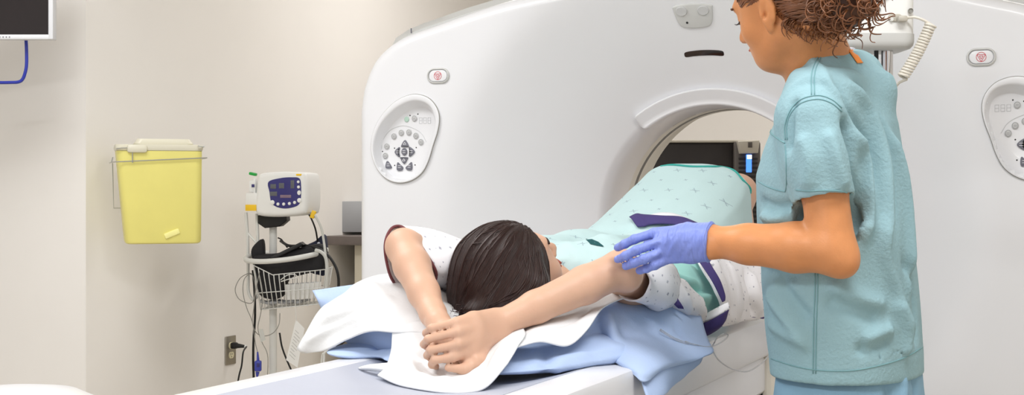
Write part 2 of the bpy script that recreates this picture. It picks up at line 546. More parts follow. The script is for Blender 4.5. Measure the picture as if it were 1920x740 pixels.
# ================================================================== the CT scanner
CZ = 1.015                        # height of the bore centre
RB = 0.345
TOP = [(-1.10, 0.0), (-1.10, 1.36), (-1.085, 1.44), (-1.04, 1.525), (-0.96, 1.582), (-0.85, 1.617), (-0.6, 1.683), (-0.3, 1.735), (0, 1.755)]
half = cr(TOP[1:], 6)
OUT = np.array([(-1.10, 0.03), (-1.10, 0.5), (-1.10, 1.0)] + half.tolist())
OUT = np.concatenate([OUT, (OUT[:-1] * [-1, 1])[::-1]])
def r_out(th):
    """distance from the bore centre to the outline along direction th"""
    d = np.array([math.cos(th), math.sin(th)]); best = 9
    n = len(OUT)
    for i in range(n):
        a = OUT[i] - (0, CZ); b = OUT[(i + 1) % n] - (0, CZ); e = b - a
        det = d[0] * (-e[1]) + d[1] * e[0]
        if abs(det) < 1e-12: continue
        t = (a[0] * (-e[1]) + a[1] * e[0]) / det; s = (d[0] * a[1] - d[1] * a[0]) / det
        if t > 0 and -1e-6 <= s <= 1 + 1e-6: best = min(best, t)
    return best
SL, RR, SW = 0.60, 0.80, 0.028
def face_y(r):
    return SL * SW * np.logaddexp(0, (RR - r) / SW)
def face_pt(x, z, lift=0.0):
    """point on the gantry's front, lifted along its normal, with the normal"""
    r = math.hypot(x, z - CZ); y = face_y(r); s = -SL / (1 + math.exp(-(RR - r) / SW))
    c = (x / r, (z - CZ) / r)
    n = unit((s * c[0], -1, s * c[1]))
    return np.array((x, y, z)) + n * lift, n
def face_hit(px, py, lift=0.0):
    z = 4.2
    for _ in range(30):
        p = P(px, py, z); y = face_y(math.hypot(p[0], p[2] - CZ)); z += (y - p[1]) / ray(px, py)[1]
    p = P(px, py, z); return face_pt(p[0], p[2], lift)

ct = thing('ct_scanner', 'large white ring-shaped CT scanner with a round bore behind the patient table', 'scanner', (0, 0.4, 0))
def build_front():
    NT, NR = 440, 92
    ths = [2 * math.pi * i / NT for i in range(NT)]
    ROUND = 0.045; BACK = 0.40
    rings = []; V = []
    for th in ths:
        ro = r_out(th); col = []
        c, s = math.cos(th), math.sin(th)
        for r, y in ((RB + 0.004, 0.46), (RB, 0.40), (RB, 0.335), (RB + 0.004, 0.305), (RB + 0.016, face_y(RB + 0.016))):
            col.append((r, y))
        for k in range(NR):
            r = RB + 0.03 + (ro - ROUND - RB - 0.03) * k / (NR - 1); col.append((r, face_y(r)))
        yb = face_y(ro - ROUND)
        for k in range(1, 7):
            a = k / 6 * math.pi / 2
            col.append((ro - ROUND + ROUND * math.sin(a), yb + ROUND * (1 - math.cos(a)) + (0.0)))
        col.append((ro, BACK)); rings.append(len(col))
        V += [(r * c, y, CZ + r * s) for r, y in col]
    m = rings[0]; F = []
    for i in range(NT):
        j = (i + 1) % NT
        for k in range(m - 1):
            q = (i * m + k, i * m + k + 1, j * m + k + 1, j * m + k)
            if any(inside((V[q[0]][0] - hx, V[q[0]][2] - hz), lp) and inside((V[q[2]][0] - hx, V[q[2]][2] - hz), lp) and inside((V[q[1]][0] - hx, V[q[1]][2] - hz), lp) and inside((V[q[3]][0] - hx, V[q[3]][2] - hz), lp)
                   for hx, hz, lp in HOLES if abs(V[q[0]][0] - hx) < .2 and abs(V[q[0]][2] - hz) < .2): continue
            F.append(q)
    o = wmesh('front_cover', V, F, M['gantry'], ct); fix_normals(o)
    return o
# rear housing: slightly larger, arches over the top
mb = MB()
rear = np.array([(-1.085, 0.03), (-1.085, 0.8), (-1.085, 1.44), (-1.08, 1.595), (-1.008, 1.634), (-0.949, 1.653), (-0.891, 1.668), (-0.795, 1.694), (-0.7, 1.715), (-0.3, 1.795), (0, 1.82)])
rear = np.concatenate([rear, (rear[:-1] * [-1, 1])[::-1]])
def ring_prism(outl, y0, y1, bev, hole, n=160):
    V = []; F = []
    def rad(th):
        d = np.array([math.cos(th), math.sin(th)]); best = 9; k = len(outl)
        for i in range(k):
            a = outl[i] - (0, CZ); e = outl[(i + 1) % k] - (0, CZ) - a
            det = d[0] * (-e[1]) + d[1] * e[0]
            if abs(det) < 1e-12: continue
            t = (a[0] * (-e[1]) + a[1] * e[0]) / det; s = (d[0] * a[1] - d[1] * a[0]) / det
            if t > 0 and -1e-6 <= s <= 1 + 1e-6: best = min(best, t)
        return best
    prof = [(-1, y1), (0.0, y1), (1, y1 - bev), (1, y0 + bev), (0.0, y0), (-1, y0)]
    for i in range(n):
        th = 2 * math.pi * i / n; ro = rad(th)
        for s, y in prof:
            r = hole if s < 0 else (ro - bev if s == 0 else ro)
            V.append((r * math.cos(th), y, CZ + r * math.sin(th)))
    m = len(prof)
    for i in range(n):
        j = (i + 1) % n
        for k in range(m): F.append((i * m + k, i * m + (k + 1) % m, j * m + (k + 1) % m, j * m + k))
    return V, F
v, f = ring_prism(rear, 0.16, 0.74, 0.03, 0.62)
mb.add(v, f); mb.build('rear_housing', M['gantry_dark'], ct, world=True)
# dark seam between the two top panels of the rear housing
# bore liner with its grooves
mb = MB(); NB = 96
prof = [(0.352, 0.36), (0.352, 0.44), (0.357, 0.445), (0.357, 0.455), (0.350, 0.46), (0.350, 0.51), (0.356, 0.515), (0.356, 0.525), (0.348, 0.53), (0.348, 0.56), (0.350, 0.57), (0.378, 0.74), (0.40, 0.75), (0.46, 0.75), (0.46, 0.40)]
V = []; F = []
for i in range(NB):
    a = 2 * math.pi * i / NB
    for r, y in prof: V.append((r * math.cos(a), y, CZ + r * math.sin(a)))
m_ = len(prof); fm = []
for i in range(NB):
    j = (i + 1) % NB
    for k in range(m_ - 1):
        F.append((i * m_ + k, i * m_ + k + 1, j * m_ + k + 1, j * m_ + k)); fm.append(1 if k in (1, 2, 3, 5, 6, 7) else 0)
o = wmesh('bore_liner', V, F, M['bore'], ct, mats=[M['bore'], M['groove']], fmat=fm, smooth=True); fix_normals(o); o.data.set_sharp_from_angle(angle=math.radians(35))
# dark scan window lines near the bore top
mb = MB()
for a0, a1 in ((96, 104), (108, 122), (60, 84)):
    mb = MB().tube([(0.3515 * math.cos(math.radians(a)), 0.452, CZ + 0.3515 * math.sin(math.radians(a))) for a in np.linspace(a0, a1, 8)], 0.004, 6)
    mb.build('scan_window_line', M['groove'], ct, world=True)

# raised collar over the bore
def collar():
    a0, a1 = math.radians(51), math.radians(129); n = 70
    mid = (a0 + a1) / 2; hw = (a1 - a0) / 2
    V = []; F = []; prof_n = 0
    for i in range(n + 1):
        a = a0 + (a1 - a0) * i / n
        s = abs(a - mid) / hw
        end = math.sqrt(max(0, 1 - max(0, (s - 0.93) / 0.07) ** 2)) if s > 0.93 else 1.0
        rc, w = 0.3735, 0.0265 * max(end, 0.02) + 0.0
        lip = 0.022 * max(end, 0.05)
        prof = []
        for q in range(13):
            b = math.pi * q / 12
            u = -math.cos(b); h = min(1, math.sin(b) * 2.2) * lip
            r = rc + u * w
            prof.append((r, face_y(r) - h if r > RB + 0.016 else face_y(RB + 0.016) - h))
        prof_n = len(prof)
        V += [(r * math.cos(a), y, CZ + r * math.sin(a)) for r, y in prof]
    for i in range(n):
        for k in range(prof_n - 1): F.append((i * prof_n + k, i * prof_n + k + 1, (i + 1) * prof_n + k + 1, (i + 1) * prof_n + k))
    o = wmesh('bore_collar', V, F, M['gantry'], ct); fix_normals(o)
collar()

# emergency stop buttons
def rounded(w, h, r, n=8):
    pts = []
    for cx, cy, a0 in ((w / 2 - r, h / 2 - r, 0), (-w / 2 + r, h / 2 - r, 90), (-w / 2 + r, -h / 2 + r, 180), (w / 2 - r, -h / 2 + r, 270)):
        for i in range(n + 1):
            a = math.radians(a0 + 90 * i / n); pts.append((cx + r * math.cos(a), cy + r * math.sin(a)))
    return np.array(pts)
def plane_axes(c, n=(0, -1, 0)):
    """u to the viewer's right, v up, d out of the surface"""
    n = np.asarray(n, float); u = unit(np.cross((0, 0, 1.0), -n) * -1); v = np.cross(n, u)
    if u[0] < 0: u = -u
    v = unit(np.cross(n, u)); v = v if v[2] > 0 else -v
    c = np.asarray(c, float)
    return lambda a, b, d: c + u * a + v * b + n * d
for k, (px, py, side) in enumerate(((822, 142, 'left'), (1840, 107, 'right'))):
    c = on_y(px, py, 0.0); ax = plane_axes(c)
    W, H = 0.077, 0.049
    mb = MB(); loop = rounded(W, H, H / 2 - 1e-4, 12)
    hole = rounded(W - 0.012, H - 0.012, (H - 0.012) / 2 - 1e-4, 12)
    n = len(loop); V = []; F = []
    for q, d in ((loop, -0.006), (loop, 0.003), (inset(loop, 0.003), 0.006), (inset(hole, -0.0015), 0.006), (hole, 0.002), (hole, -0.006)):
        V += [ax(a, b, d) for a, b in q]
    for r in range(5):
        for i in range(n): F.append((r * n + i, r * n + (i + 1) % n, (r + 1) * n + (i + 1) % n, (r + 1) * n + i))
    mb.add(V, F)
    eb = mb.build('emergency_button', M['gantry_dark'], ct, world=True)
    tag(eb, label='emergency stop button with red triangle on the %s of the front' % side)
    mb = MB().prism(hole * 0.95, ax, 0.0045, -0.006, 0.002); mb.build('button_cap', M['gantry'], eb, world=True)
    mb = MB(); R = 0.0125
    mb.tube([ax(R * math.cos(a), R * math.sin(a), 0.0047) for a in np.linspace(0, 2 * math.pi, 25)[:-1]], 0.0008, 6, closed=True, sub=2)
    for s in (1.0, 0.45):
        tr = [ax(R * s * math.cos(math.radians(a)), R * s * math.sin(math.radians(a)), 0.0047) for a in (150, 30, 270)]
        for i in range(3): mb.tube([tr[i], tr[(i + 1) % 3]], 0.0008, 6, smooth=False)
    mb.build('triangle_symbol', M['red_print'], eb, world=True)

# control panels
def zp(X, Y):
    p = on_y(690 + X / 3.7, 160 + Y / 3.7, 0.0); return np.array((p[0], p[2]))
PC = zp(262, 370)
outer = cr([zp(*q) - PC for q in ((300, 62), (375, 64), (440, 95), (488, 158), (504, 230), (492, 320), (460, 420), (432, 515), (392, 597), (330, 652), (250, 679), (170, 670), (100, 625), (50, 550), (24, 450), (32, 350), (65, 260), (122, 178), (205, 102))], 5, True)
inner = cr([zp(*q) - PC for q in ((350, 158), (420, 168), (455, 215), (463, 300), (440, 390), (415, 500), (375, 582), (310, 632), (240, 645), (170, 625), (118, 570), (92, 490), (97, 410), (130, 325), (190, 248), (270, 187))], 6, True)
def resample(loop, n):
    L = np.concatenate([loop, loop[:1]]); s = np.concatenate([[0], np.cumsum(np.linalg.norm(np.diff(L, axis=0), axis=1))])
    q = np.linspace(0, s[-1], n + 1)[:-1]
    return np.stack([np.interp(q, s, L[:, i]) for i in (0, 1)], 1)
def inside(p, loop):
    x, y = p; a = loop; b = np.roll(loop, -1, 0)
    c = ((a[:, 1] > y) != (b[:, 1] > y)) & (x < (b[:, 0] - a[:, 0]) * (y - a[:, 1]) / (b[:, 1] - a[:, 1] + 1e-12) + a[:, 0])
    return c.sum() % 2 == 1
HOLES = [(PC[0], PC[1], outer * 0.985), (-PC[0] + 0.005, PC[1], outer * 0.985 * (-1, 1))]
build_front()
def control_panel(c, mir, side, du):
    mx = -1 if mir else 1
    ax = lambda u, v, d: np.array((c[0] + mx * u, -d, c[1] + v))
    n = 100; A = resample(outer, n); B = resample(inner, n) + (du, 0)
    # line the two loops up by angle
    def byang(L):
        cc = L.mean(0); a = np.arctan2(L[:, 1] - cc[1], L[:, 0] - cc[0]); q = np.linspace(-math.pi, math.pi, n, endpoint=False)
        o = np.argsort(a); a2 = np.concatenate([a[o] - 2 * math.pi, a[o], a[o] + 2 * math.pi])
        return np.stack([np.interp(q, a2, np.tile(L[o][:, i], 3)) for i in (0, 1)], 1)
    A = byang(A); B = byang(B)
    mixl = lambda t: A * (1 - t) + B * t
    loops = [(A, -0.004), (A, 0.004), (inset(A, 0.002), 0.007), (inset(A, 0.004), 0.008), (mixl(0.36), 0.008), (mixl(0.46), 0.006), (mixl(0.52), 0.002), (mixl(0.94), -0.027), (B, -0.028)]
    V = []; F = []; fm = []
    for q, d in loops: V += [ax(a, b, d) for a, b in q]
    for r in range(len(loops) - 1):
        for i in range(n): F.append((r * n + i, r * n + (i + 1) % n, (r + 1) * n + (i + 1) % n, (r + 1) * n + i)); fm.append(1 if r in (1,) else 0)
    F.append(tuple((len(loops) - 1) * n + i for i in range(n))); fm.append(0)
    o = wmesh('control_panel', V, F, M['gantry'], ct, mats=[M['gantry'], M['groove']], fmat=fm); fix_normals(o)
    o.data.set_sharp_from_angle(angle=math.radians(50))
    tag(o, label='egg-shaped recessed keypad on the %s of the front' % side)
    D0 = -0.028
    def loc(X, Y): return zp(X, Y) - PC + (du, 0)
    def disc(u, v, r, m, name, sy=1.08, h=0.004):
        k = MB(); t = np.linspace(0, 2 * math.pi, 20, endpoint=False)
        k.prism(np.stack([u + r * np.cos(t), v + r * sy * np.sin(t)], 1), ax, D0 + h, D0 - 0.004, 0.0015)
        return k
    def shaped(pts, m, X, Y, glyph):
        k = MB(); q = cr([np.array(loc(X + a, Y + b)) for a, b in pts], 4, True)
        k.prism(q, ax, D0 + 0.005, D0 - 0.004, 0.002)
        u, v = loc(X, Y)
        if glyph == 'tri':
            for a0 in (90, 210, 330):
                p1 = [u + 0.006 * math.cos(math.radians(a0)), v + 0.005 * math.sin(math.radians(a0))]
                p2 = [u + 0.006 * math.cos(math.radians(a0 + 120)), v + 0.005 * math.sin(math.radians(a0 + 120))]
                k.tube([ax(*p1, D0 + 0.0052), ax(*p2, D0 + 0.0052)], 0.0008, 5, smooth=False, mi=1)
        else:
            for dv in (-0.003, 0.003): k.tube([ax(u - 0.005, v + dv, D0 + 0.0052), ax(u + 0.005, v + dv, D0 + 0.0052)], 0.0008, 5, smooth=False, mi=1)
        k.build('key', None, o, mats=[m, M['key_print']], world=True)
    K = M['key_dark']
    shaped([(0, -26), (26, 14), (20, 22), (-20, 22), (-26, 14)], K, 257, 402, 'tri')
    shaped([(0, 26), (26, -14), (20, -20), (-20, -20), (-26, -14)], K, 251, 517, 'tri')
    shaped([(-22, 0), (6, -33), (14, -26), (6, 0), (14, 26), (6, 33)], K, 207, 460, 'bar')
    shaped([(22, 0), (-10, -33), (-18, -26), (-8, 0), (-18, 26), (-10, 33)], K, 303, 458, 'bar')
    shaped([(0, -26), (16, -14), (18, 10), (0, 26), (-18, 10), (-16, -14)], K, 252, 458, 'bar')
    shaped([(-6, -28), (20, 10), (18, 24), (-18, 22), (-18, -10)], K, 142, 550, 'bar')
    shaped([(-14, -30), (6, -12), (24, 6), (14, 26), (-16, 26), (-20, 0)], K, 220, 562, 'bar')
    shaped([(14, -30), (-6, -12), (-26, 8), (-16, 24), (14, 26), (20, 0)], K, 288, 560, 'bar')
    for X, Y in ((323, 225), (180, 350), (231, 325), (284, 322), (333, 346), (368, 390), (130, 420), (120, 486)):
        u, v = loc(X, Y); k = disc(u, v, 0.0092, None, 'key')
        for dv in (-0.0025, 0.001): k.tube([ax(u - 0.004, v + dv, D0 + 0.0043), ax(u + 0.004, v + dv, D0 + 0.0043)], 0.0005, 5, smooth=False, mi=1)
        k.tube([ax(u + 0.0072 * math.cos(a), v + 0.0078 * math.sin(a), D0 + 0.0042) for a in np.linspace(0, 6.283, 13)[:-1]], 0.0005, 5, closed=True, sub=2, mi=1)
        k.build('key', None, o, mats=[M['key_light'], M['key_print_dark']], world=True)
    u, v = loc(268, 232); disc(u, v, 0.0082, None, 'key', h=0.003).build('key', M['key_green'], o, world=True)
    for X, Y in ((290, 205), (345, 195), (182, 433), (333, 429), (98, 456), (183, 553), (325, 550)):
        u, v = loc(X, Y); disc(u, v, 0.0022, None, 'indicator', 1.0, 0.0012).build('indicator_lamp', M['black'], o, world=True)
    # raised outline of the key field and the pale three-digit display
    k = MB(); q = [loc(*p) for p in ((92, 440), (100, 380), (150, 310), (235, 276), (310, 292), (370, 330), (405, 390))]
    k.tube([ax(a, b, D0 + 0.0006) for a, b in q], 0.0009, 6)
    k.build('key_field_outline', M['faint_print'], o, world=True)
    k = MB()
    for X in (365, 395, 425):
        for (x0, y0, x1, y1) in ((-10, -20, 10, -20), (-10, 0, 10, 0), (-10, 20, 10, 20), (-10, -20, -10, 20), (10, -20, 10, 20)):
            k.tube([ax(*loc(X + x0, 240 + y0), D0 + 0.0006), ax(*loc(X + x1, 240 + y1), D0 + 0.0006)], 0.0006, 5, smooth=False)
    k.build('digit_display', M['faint_print'], o, world=True)
control_panel(PC, False, 'left', -0.0135)
rc_ = on_y(1903, 244, 0.0)
control_panel(np.array((-PC[0] + 0.005, PC[1])), True, 'right', 0.002)

# slot window and the camera plate above the bore
c, n = face_hit(1320, 99)
ax = plane_axes(c, n)
mb = MB(); q = []
for s in np.linspace(-1, 1, 15): q.append((s * 0.058, 0.0105 - 0.006 * s * s))
for s in np.linspace(1, -1, 15): q.append((s * 0.058, -0.0095 - 0.004 * s * s))
q = cr(np.array([(-0.062, -0.004), (-0.057, 0.005), (-0.03, 0.0085), (0, 0.0095), (0.03, 0.0085), (0.057, 0.005), (0.062, -0.004), (0.057, -0.012), (0.03, -0.0095), (0, -0.0085), (-0.03, -0.0095), (-0.057, -0.012)]), 5, True)
mb.prism(q, ax, 0.002, -0.01, 0.001); mb.build('indicator_window', M['slot'], ct, world=True)
c, n = face_hit(1301, 29)
ax = plane_axes(c, n)
mb = MB(); q = cr(np.array([(-0.055, 0.034), (0, 0.04), (0.055, 0.034), (0.06, 0.02), (0.055, -0.018), (0.04, -0.036), (0, -0.04), (-0.035, -0.036), (-0.05, -0.02), (-0.06, 0.02)]), 5, True)
mb.prism(q, ax, 0.006, -0.02, 0.004)
cp = mb.build('camera_plate', M['gantry_dark'], ct, world=True)
for u in (-0.034, 0.032):
    k = MB(); k.lathe([(0.0, 0.0), (0.016, 0.0), (0.018, -0.003), (0.018, -0.008), (0.014, -0.008)], n=20)
    V = [ax(x + u, y * 0.85 + 0.018, 0.010 + z) for x, y, z in k.v[0]]; k.v[0] = np.array(V)
    k.build('lens', M['key_light'], cp, world=True)
k = MB(); k.lathe([(0.003, 0), (0.004, -0.002), (0.004, -0.004)], n=12); k.v[0] = np.array([ax(x - 0.022, y - 0.02, 0.0075 + z) for x, y, z in k.v[0]])
k.build('microphone_hole', M['black'], cp, world=True)
# dark parting line across the sloping top of the rear housing
sm = [on_y(771, 53 + 3 * i, 0.158) for i in range(4)]
MB().tube(sm, 0.002, 6).build('panel_seam', M['key_dark'], ct, world=True)

# ================================================================== the patient table
table = thing('patient_table', 'long white scanner table with a grey-lilac cradle running into the bore', 'table', (0, -1.4, 0))
TZ = 0.764
def sweep_y(prof, y0, y1, ny=2, closed=True):
    V = []; F = []; n = len(prof)
    ys = np.linspace(y0, y1, ny)
    for y in ys: V += [(x, y, z) for x, z in prof]
    for j in range(ny - 1):
        for i in range(n if closed else n - 1):
            F.append((j * n + i, j * n + (i + 1) % n, (j + 1) * n + (i + 1) % n, (j + 1) * n + i))
    if closed: F.append(tuple(range(n))); F.append(tuple((ny - 1) * n + i for i in range(n))[::-1])
    return V, F
# cradle: shallow dished board
xs = np.linspace(-0.215, 0.215, 25)
top = [(x, TZ - 0.018 + 0.022 * (abs(x) / 0.215) ** 3) for x in xs]
bot = [(x, TZ - 0.05) for x in xs[::-1]]
v, f = sweep_y(top + bot, -2.75, 0.22, 2)
MB().add(v, f).build('cradle', M['couch_pad'], table, world=True)
for s in (-1, 1):
    pr = [(0.213, TZ - 0.05), (0.213, TZ + 0.000), (0.219, TZ + 0.004), (0.228, TZ + 0.005), (0.29, TZ + 0.001), (0.298, TZ - 0.002), (0.302, TZ - 0.012), (0.302, TZ - 0.085), (0.296, TZ - 0.095), (0.27, TZ - 0.1), (0.25, TZ - 0.05)]
    v, f = sweep_y([(s * a, b) for a, b in pr], -2.75, 0.12)
    o = MB().add(v, f).build('side_rail', M['couch_white'], table, world=True)
# stepped base panels under the rails
for s in (-1, 1):
    pr = [(0.2, TZ - 0.1), (0.287, TZ - 0.1), (0.291, TZ - 0.11), (0.291, TZ - 0.185), (0.282, TZ - 0.195), (0.2, TZ - 0.195)]
    v, f = sweep_y([(s * a, b) for a, b in pr], -2.70, 0.10)
    MB().add(v, f).build('upper_side_panel', M['couch_white'], table, world=True)
    pr = [(0.18, TZ - 0.2), (0.272, TZ - 0.2), (0.276, TZ - 0.21), (0.270, TZ - 0.45), (0.26, TZ - 0.46), (0.18, TZ - 0.46)]
    v, f = sweep_y([(s * a, b) for a, b in pr], -2.6, -0.03)
    MB().add(v, f).build('lower_side_panel', M['couch_white'], table, world=True)
MB().box((0, 0.44, TZ - 0.03), (0.29, 0.5, 0.035), 0.01).build('cradle_tongue', M['couch_pad'], table, world=True)
MB().box((0, -1.3, TZ - 0.26), (0.44, 2.5, 0.40), 0.02).build('under_frame', M['couch_white'], table, world=True)
MB().box((0, -0.75, 0.18), (0.46, 1.3, 0.36), 0.03).build('pedestal', M['couch_white'], table, world=True)
MB().box((0.296, -0.16, TZ - 0.24), (0.03, 0.30, 0.30), 0.014).build('end_cover', M['couch_cream'], table, world=True)

# ================================================================== things on the wall side of the room
M['white_plastic'] = mat('white_plastic', (238, 238, 236), 0.4)
M['bezel'] = mat('bezel_silver', (225, 226, 230), 0.35)
M['screen'] = mat('dark_screen', (34, 26, 25), 0.18, var=0.1, vscale=3)
M['blue_cable'] = mat('blue_cable', (40, 52, 160), 0.4)
M['yellow_tub'] = mat('yellow_translucent_plastic', (250, 240, 140), 0.35, trans=0.12, var=0.03, vscale=9)
M['clear_lid'] = mat('milky_lid', (248, 243, 222), 0.35, trans=0.25)
M['wire'] = mat('galvanised_wire', (190, 190, 186), 0.3, metal=0.85)
M['paint_white'] = mat('white_enamel', (226, 226, 222), 0.35)
M['navy_panel'] = mat('navy_panel', (54, 52, 118), 0.3)
M['lcd'] = mat('grey_lcd', (98, 100, 108), 0.2)
M['lcd_pink'] = mat('message_lcd', (132, 112, 130), 0.2)
M['yellow_label'] = mat('yellow_label', (245, 200, 40), 0.5)
M['green_cap'] = mat('green_cap', (20, 160, 60), 0.4)
M['grey_hose'] = mat('grey_hose', (205, 205, 200), 0.5)
M['thin_cable'] = mat('grey_cable', (150, 148, 142), 0.5)
M['black_cloth'] = mat('black_nylon', (22, 20, 24), 0.7, 0.15, 150)
M['navy_cloth'] = mat('navy_nylon', (28, 34, 62), 0.7, 0.15, 150)
M['blue_probe'] = mat('blue_probe', (62, 72, 175), 0.4)
M['paper'] = mat('paper', (240, 239, 236), 0.8)
M['ivory'] = mat('ivory_plastic', (232, 224, 190), 0.4)
M['counter'] = mat('brown_grey_laminate', (118, 108, 104), 0.4, var=0.05, vscale=30)
M['cabinet'] = mat('cream_laminate', (236, 228, 208), 0.5)
M['grey_box'] = mat('grey_enamel', (172, 173, 176), 0.4)
M['dark_equip'] = mat('black_brown_plastic', (32, 26, 26), 0.5)
M['mid_equip'] = mat('taupe_plastic', (84, 78, 74), 0.5)
M['beige_equip'] = mat('beige_plastic', (190, 184, 172), 0.45)
M['blue_led'] = mat('blue_display', (70, 130, 235), 0.3, emit=(70, 130, 240), estr=1.3)
M['blue_led_hi'] = mat('bright_display', (210, 225, 255), 0.3, emit=(215, 228, 255), estr=1.5)
M['linen'] = mat('white_linen', (230, 231, 233), 0.85, 0.1, 120)

# wall monitor, upper left; front faces the viewer
class Lo:
    """local frame of a thing seen face-on: pixels at one depth -> local x, z"""
    def __init__(s, px0, z, ground=0.0, turn=0.0):
        s.z = z; s.px0 = px0; s.rot = YAW + turn
        p = CAM + (DV + RV * ((px0 - 960) / FPX)) * z
        s.loc = (p[0], p[1], ground); s.g = ground
    def x(s, px): return (px - s.px0) * s.z / FPX / math.cos(s.rot - YAW)
    def h(s, py): return CAM[2] - (py - HORIZON) / FPX * s.z - s.g
    def __call__(s, px, py, y=0.0): return (s.x(px), y, s.h(py))
L = Lo(0, 4.70)
mon = thing('wall_monitor', 'flat monitor with silver-white bezel and dark screen high on the left wall', 'monitor', (L.loc[0], L.loc[1], 0), L.rot)
x1 = L.x(103); z0 = L.h(75); W_ = 0.52; H_ = 0.37
cx_, cz_ = x1 - W_ / 2, z0 + H_ / 2
b_ = 0.0165
mb = MB()
mb.box((cx_, 0.03, cz_), (W_ - 0.02, 0.04, H_ - 0.02), 0.012)
mb.box((x1 - b_ / 2, 0, cz_), (b_, 0.04, H_), 0.004); mb.box((x1 - W_ + b_ / 2, 0, cz_), (b_, 0.04, H_), 0.004)
mb.box((cx_, 0, z0 + b_ / 2), (W_ - 2 * b_ + 0.006, 0.04, b_), 0.004); mb.box((cx_, 0, z0 + H_ - b_ / 2), (W_ - 2 * b_ + 0.006, 0.04, b_), 0.004)
mb.build('bezel', M['bezel'], mon)
MB().box((cx_, -0.006, cz_), (W_ - 2 * b_, 0.01, H_ - 2 * b_)).build('screen', M['screen'], mon, smooth=False)
MB().box((cx_, 0.09, cz_), (0.14, 0.08, 0.14), 0.01).box((cx_, 0.15, cz_), (0.06, 0.1, 0.06), 0.008).build('wall_mount', M['mid_equip'], mon)
for px in (4, 10, 16, 22):
    MB().box((L.x(px), -0.021, z0 + 0.008), (0.004, 0.003, 0.003), 0.001).build('button', M['key_dark'], mon)
mb = MB().tube([L(*q, 0.035) for q in ((42, 70), (43, 95), (43, 118), (41, 132), (36, 146), (28, 152), (12, 153), (-12, 153), (-40, 150))], 0.0055, 10)
c = mb.build('blue_cable', M['blue_cable'], None); c.location = mon.location; c.rotation_euler = mon.rotation_euler
tag(c, 'thick blue cable hanging below the wall monitor', 'cable')

# sharps container on the left wall
L = Lo(297, 5.05, turn=math.radians(18))
sh = thing('sharps_container', 'yellow translucent sharps container with milky lid in a wire wall bracket', 'sharps container', (L.loc[0], L.loc[1], 0), L.rot)
def tub(z0, z1, w0, w1, d0, d1, r, cx0=0, cx1=0, n=10, caps=True, closed_top=True):
    V = []; F = []
    rows = [(z0 + 0.0, w0 - 0.02, d0 - 0.02, cx0), (z0 + 0.004, w0 - 0.006, d0 - 0.006, cx0), (z0 + 0.012, w0, d0, cx0), (z1, w1, d1, cx1)]
    for z, w, d, cx in rows:
        for a, b in rounded(w, d, r, n): V.append((a + cx, b + 0.0, z))
    k = len(V) // len(rows)
    for j in range(len(rows) - 1):
        for i in range(k): F.append((j * k + i, j * k + (i + 1) % k, (j + 1) * k + (i + 1) % k, (j + 1) * k + i))
    F.append(tuple(range(k))[::-1]); F.append(tuple((len(rows) - 1) * k + i for i in range(k)))
    return V, F
sc_ = L.z / FPX
yt, yb = L.h(284), L.h(456)
v, f = tub(yb, yt, 138 * sc_, 155 * sc_, 0.13, 0.15, 0.025, L.x(304), L.x(297))
mb = MB().add(v, f)
mb.build('tub', M['yellow_tub'], sh)
mb = MB(); v, f = tub(L.h(285), L.h(272), 160 * sc_, 158 * sc_, 0.155, 0.15, 0.03, L.x(297), L.x(297)); mb.add(v, f)
v, f = tub(L.h(276), L.h(261), 108 * sc_, 96 * sc_, 0.10, 0.09, 0.02, L.x(305), L.x(305)); mb.add(v, f)
mb.box((L.x(258), -0.06, L.h(280)), (0.07, 0.06, 0.03), 0.01)
mb.build('lid', M['clear_lid'], sh)
mb = MB(); r = 0.0022; fy = -0.083; by = 0.10
xl, xr = L.x(215), L.x(378)
mb.tube([(xl, by, L.h(305)), (xl, fy, L.h(305)), (xr, fy, L.h(296)), (xr, by, L.h(296))], r, 6, smooth=False)
mb.tube([(L.x(224), fy, L.h(280)), (L.x(250), fy, L.h(278)), (L.x(250), fy - 0.002, L.h(306))], r, 6, smooth=False)
mb.tube([(xl, fy, L.h(305)), (L.x(217), fy, L.h(296))], r, 6, smooth=False)
mb.tube([(L.x(224), fy, L.h(280)), (L.x(224), by, L.h(280))], r, 6, smooth=False)
mb.tube([(L.x(362), fy, L.h(274)), (L.x(373), fy, L.h(275)), (L.x(373), by, L.h(275))], r, 6, smooth=False)
mb.tube([(xl + 0.01, by - 0.01, L.h(305)), (L.x(222), by - 0.01, L.h(390)), (L.x(372), by - 0.01, L.h(390)), (xr - 0.01, by - 0.01, L.h(296))], r, 6, smooth=False)
mb.build('wire_bracket', M['wire'], sh)
mb = MB().box((0.0, 0.115, L.h(330)), (0.16, 0.03, 0.2), 0.006); mb.build('back_plate', M['white_plastic'], sh)
mb = MB().box((L.x(318), -0.066, L.h(437)), (0.055, 0.012, 0.02), 0.004, Matrix.Rotation(math.radians(-22), 4, 'Y')).build('label_scrap', mat('pale_yellow_scrap', (250, 243, 158), 0.6), sh)

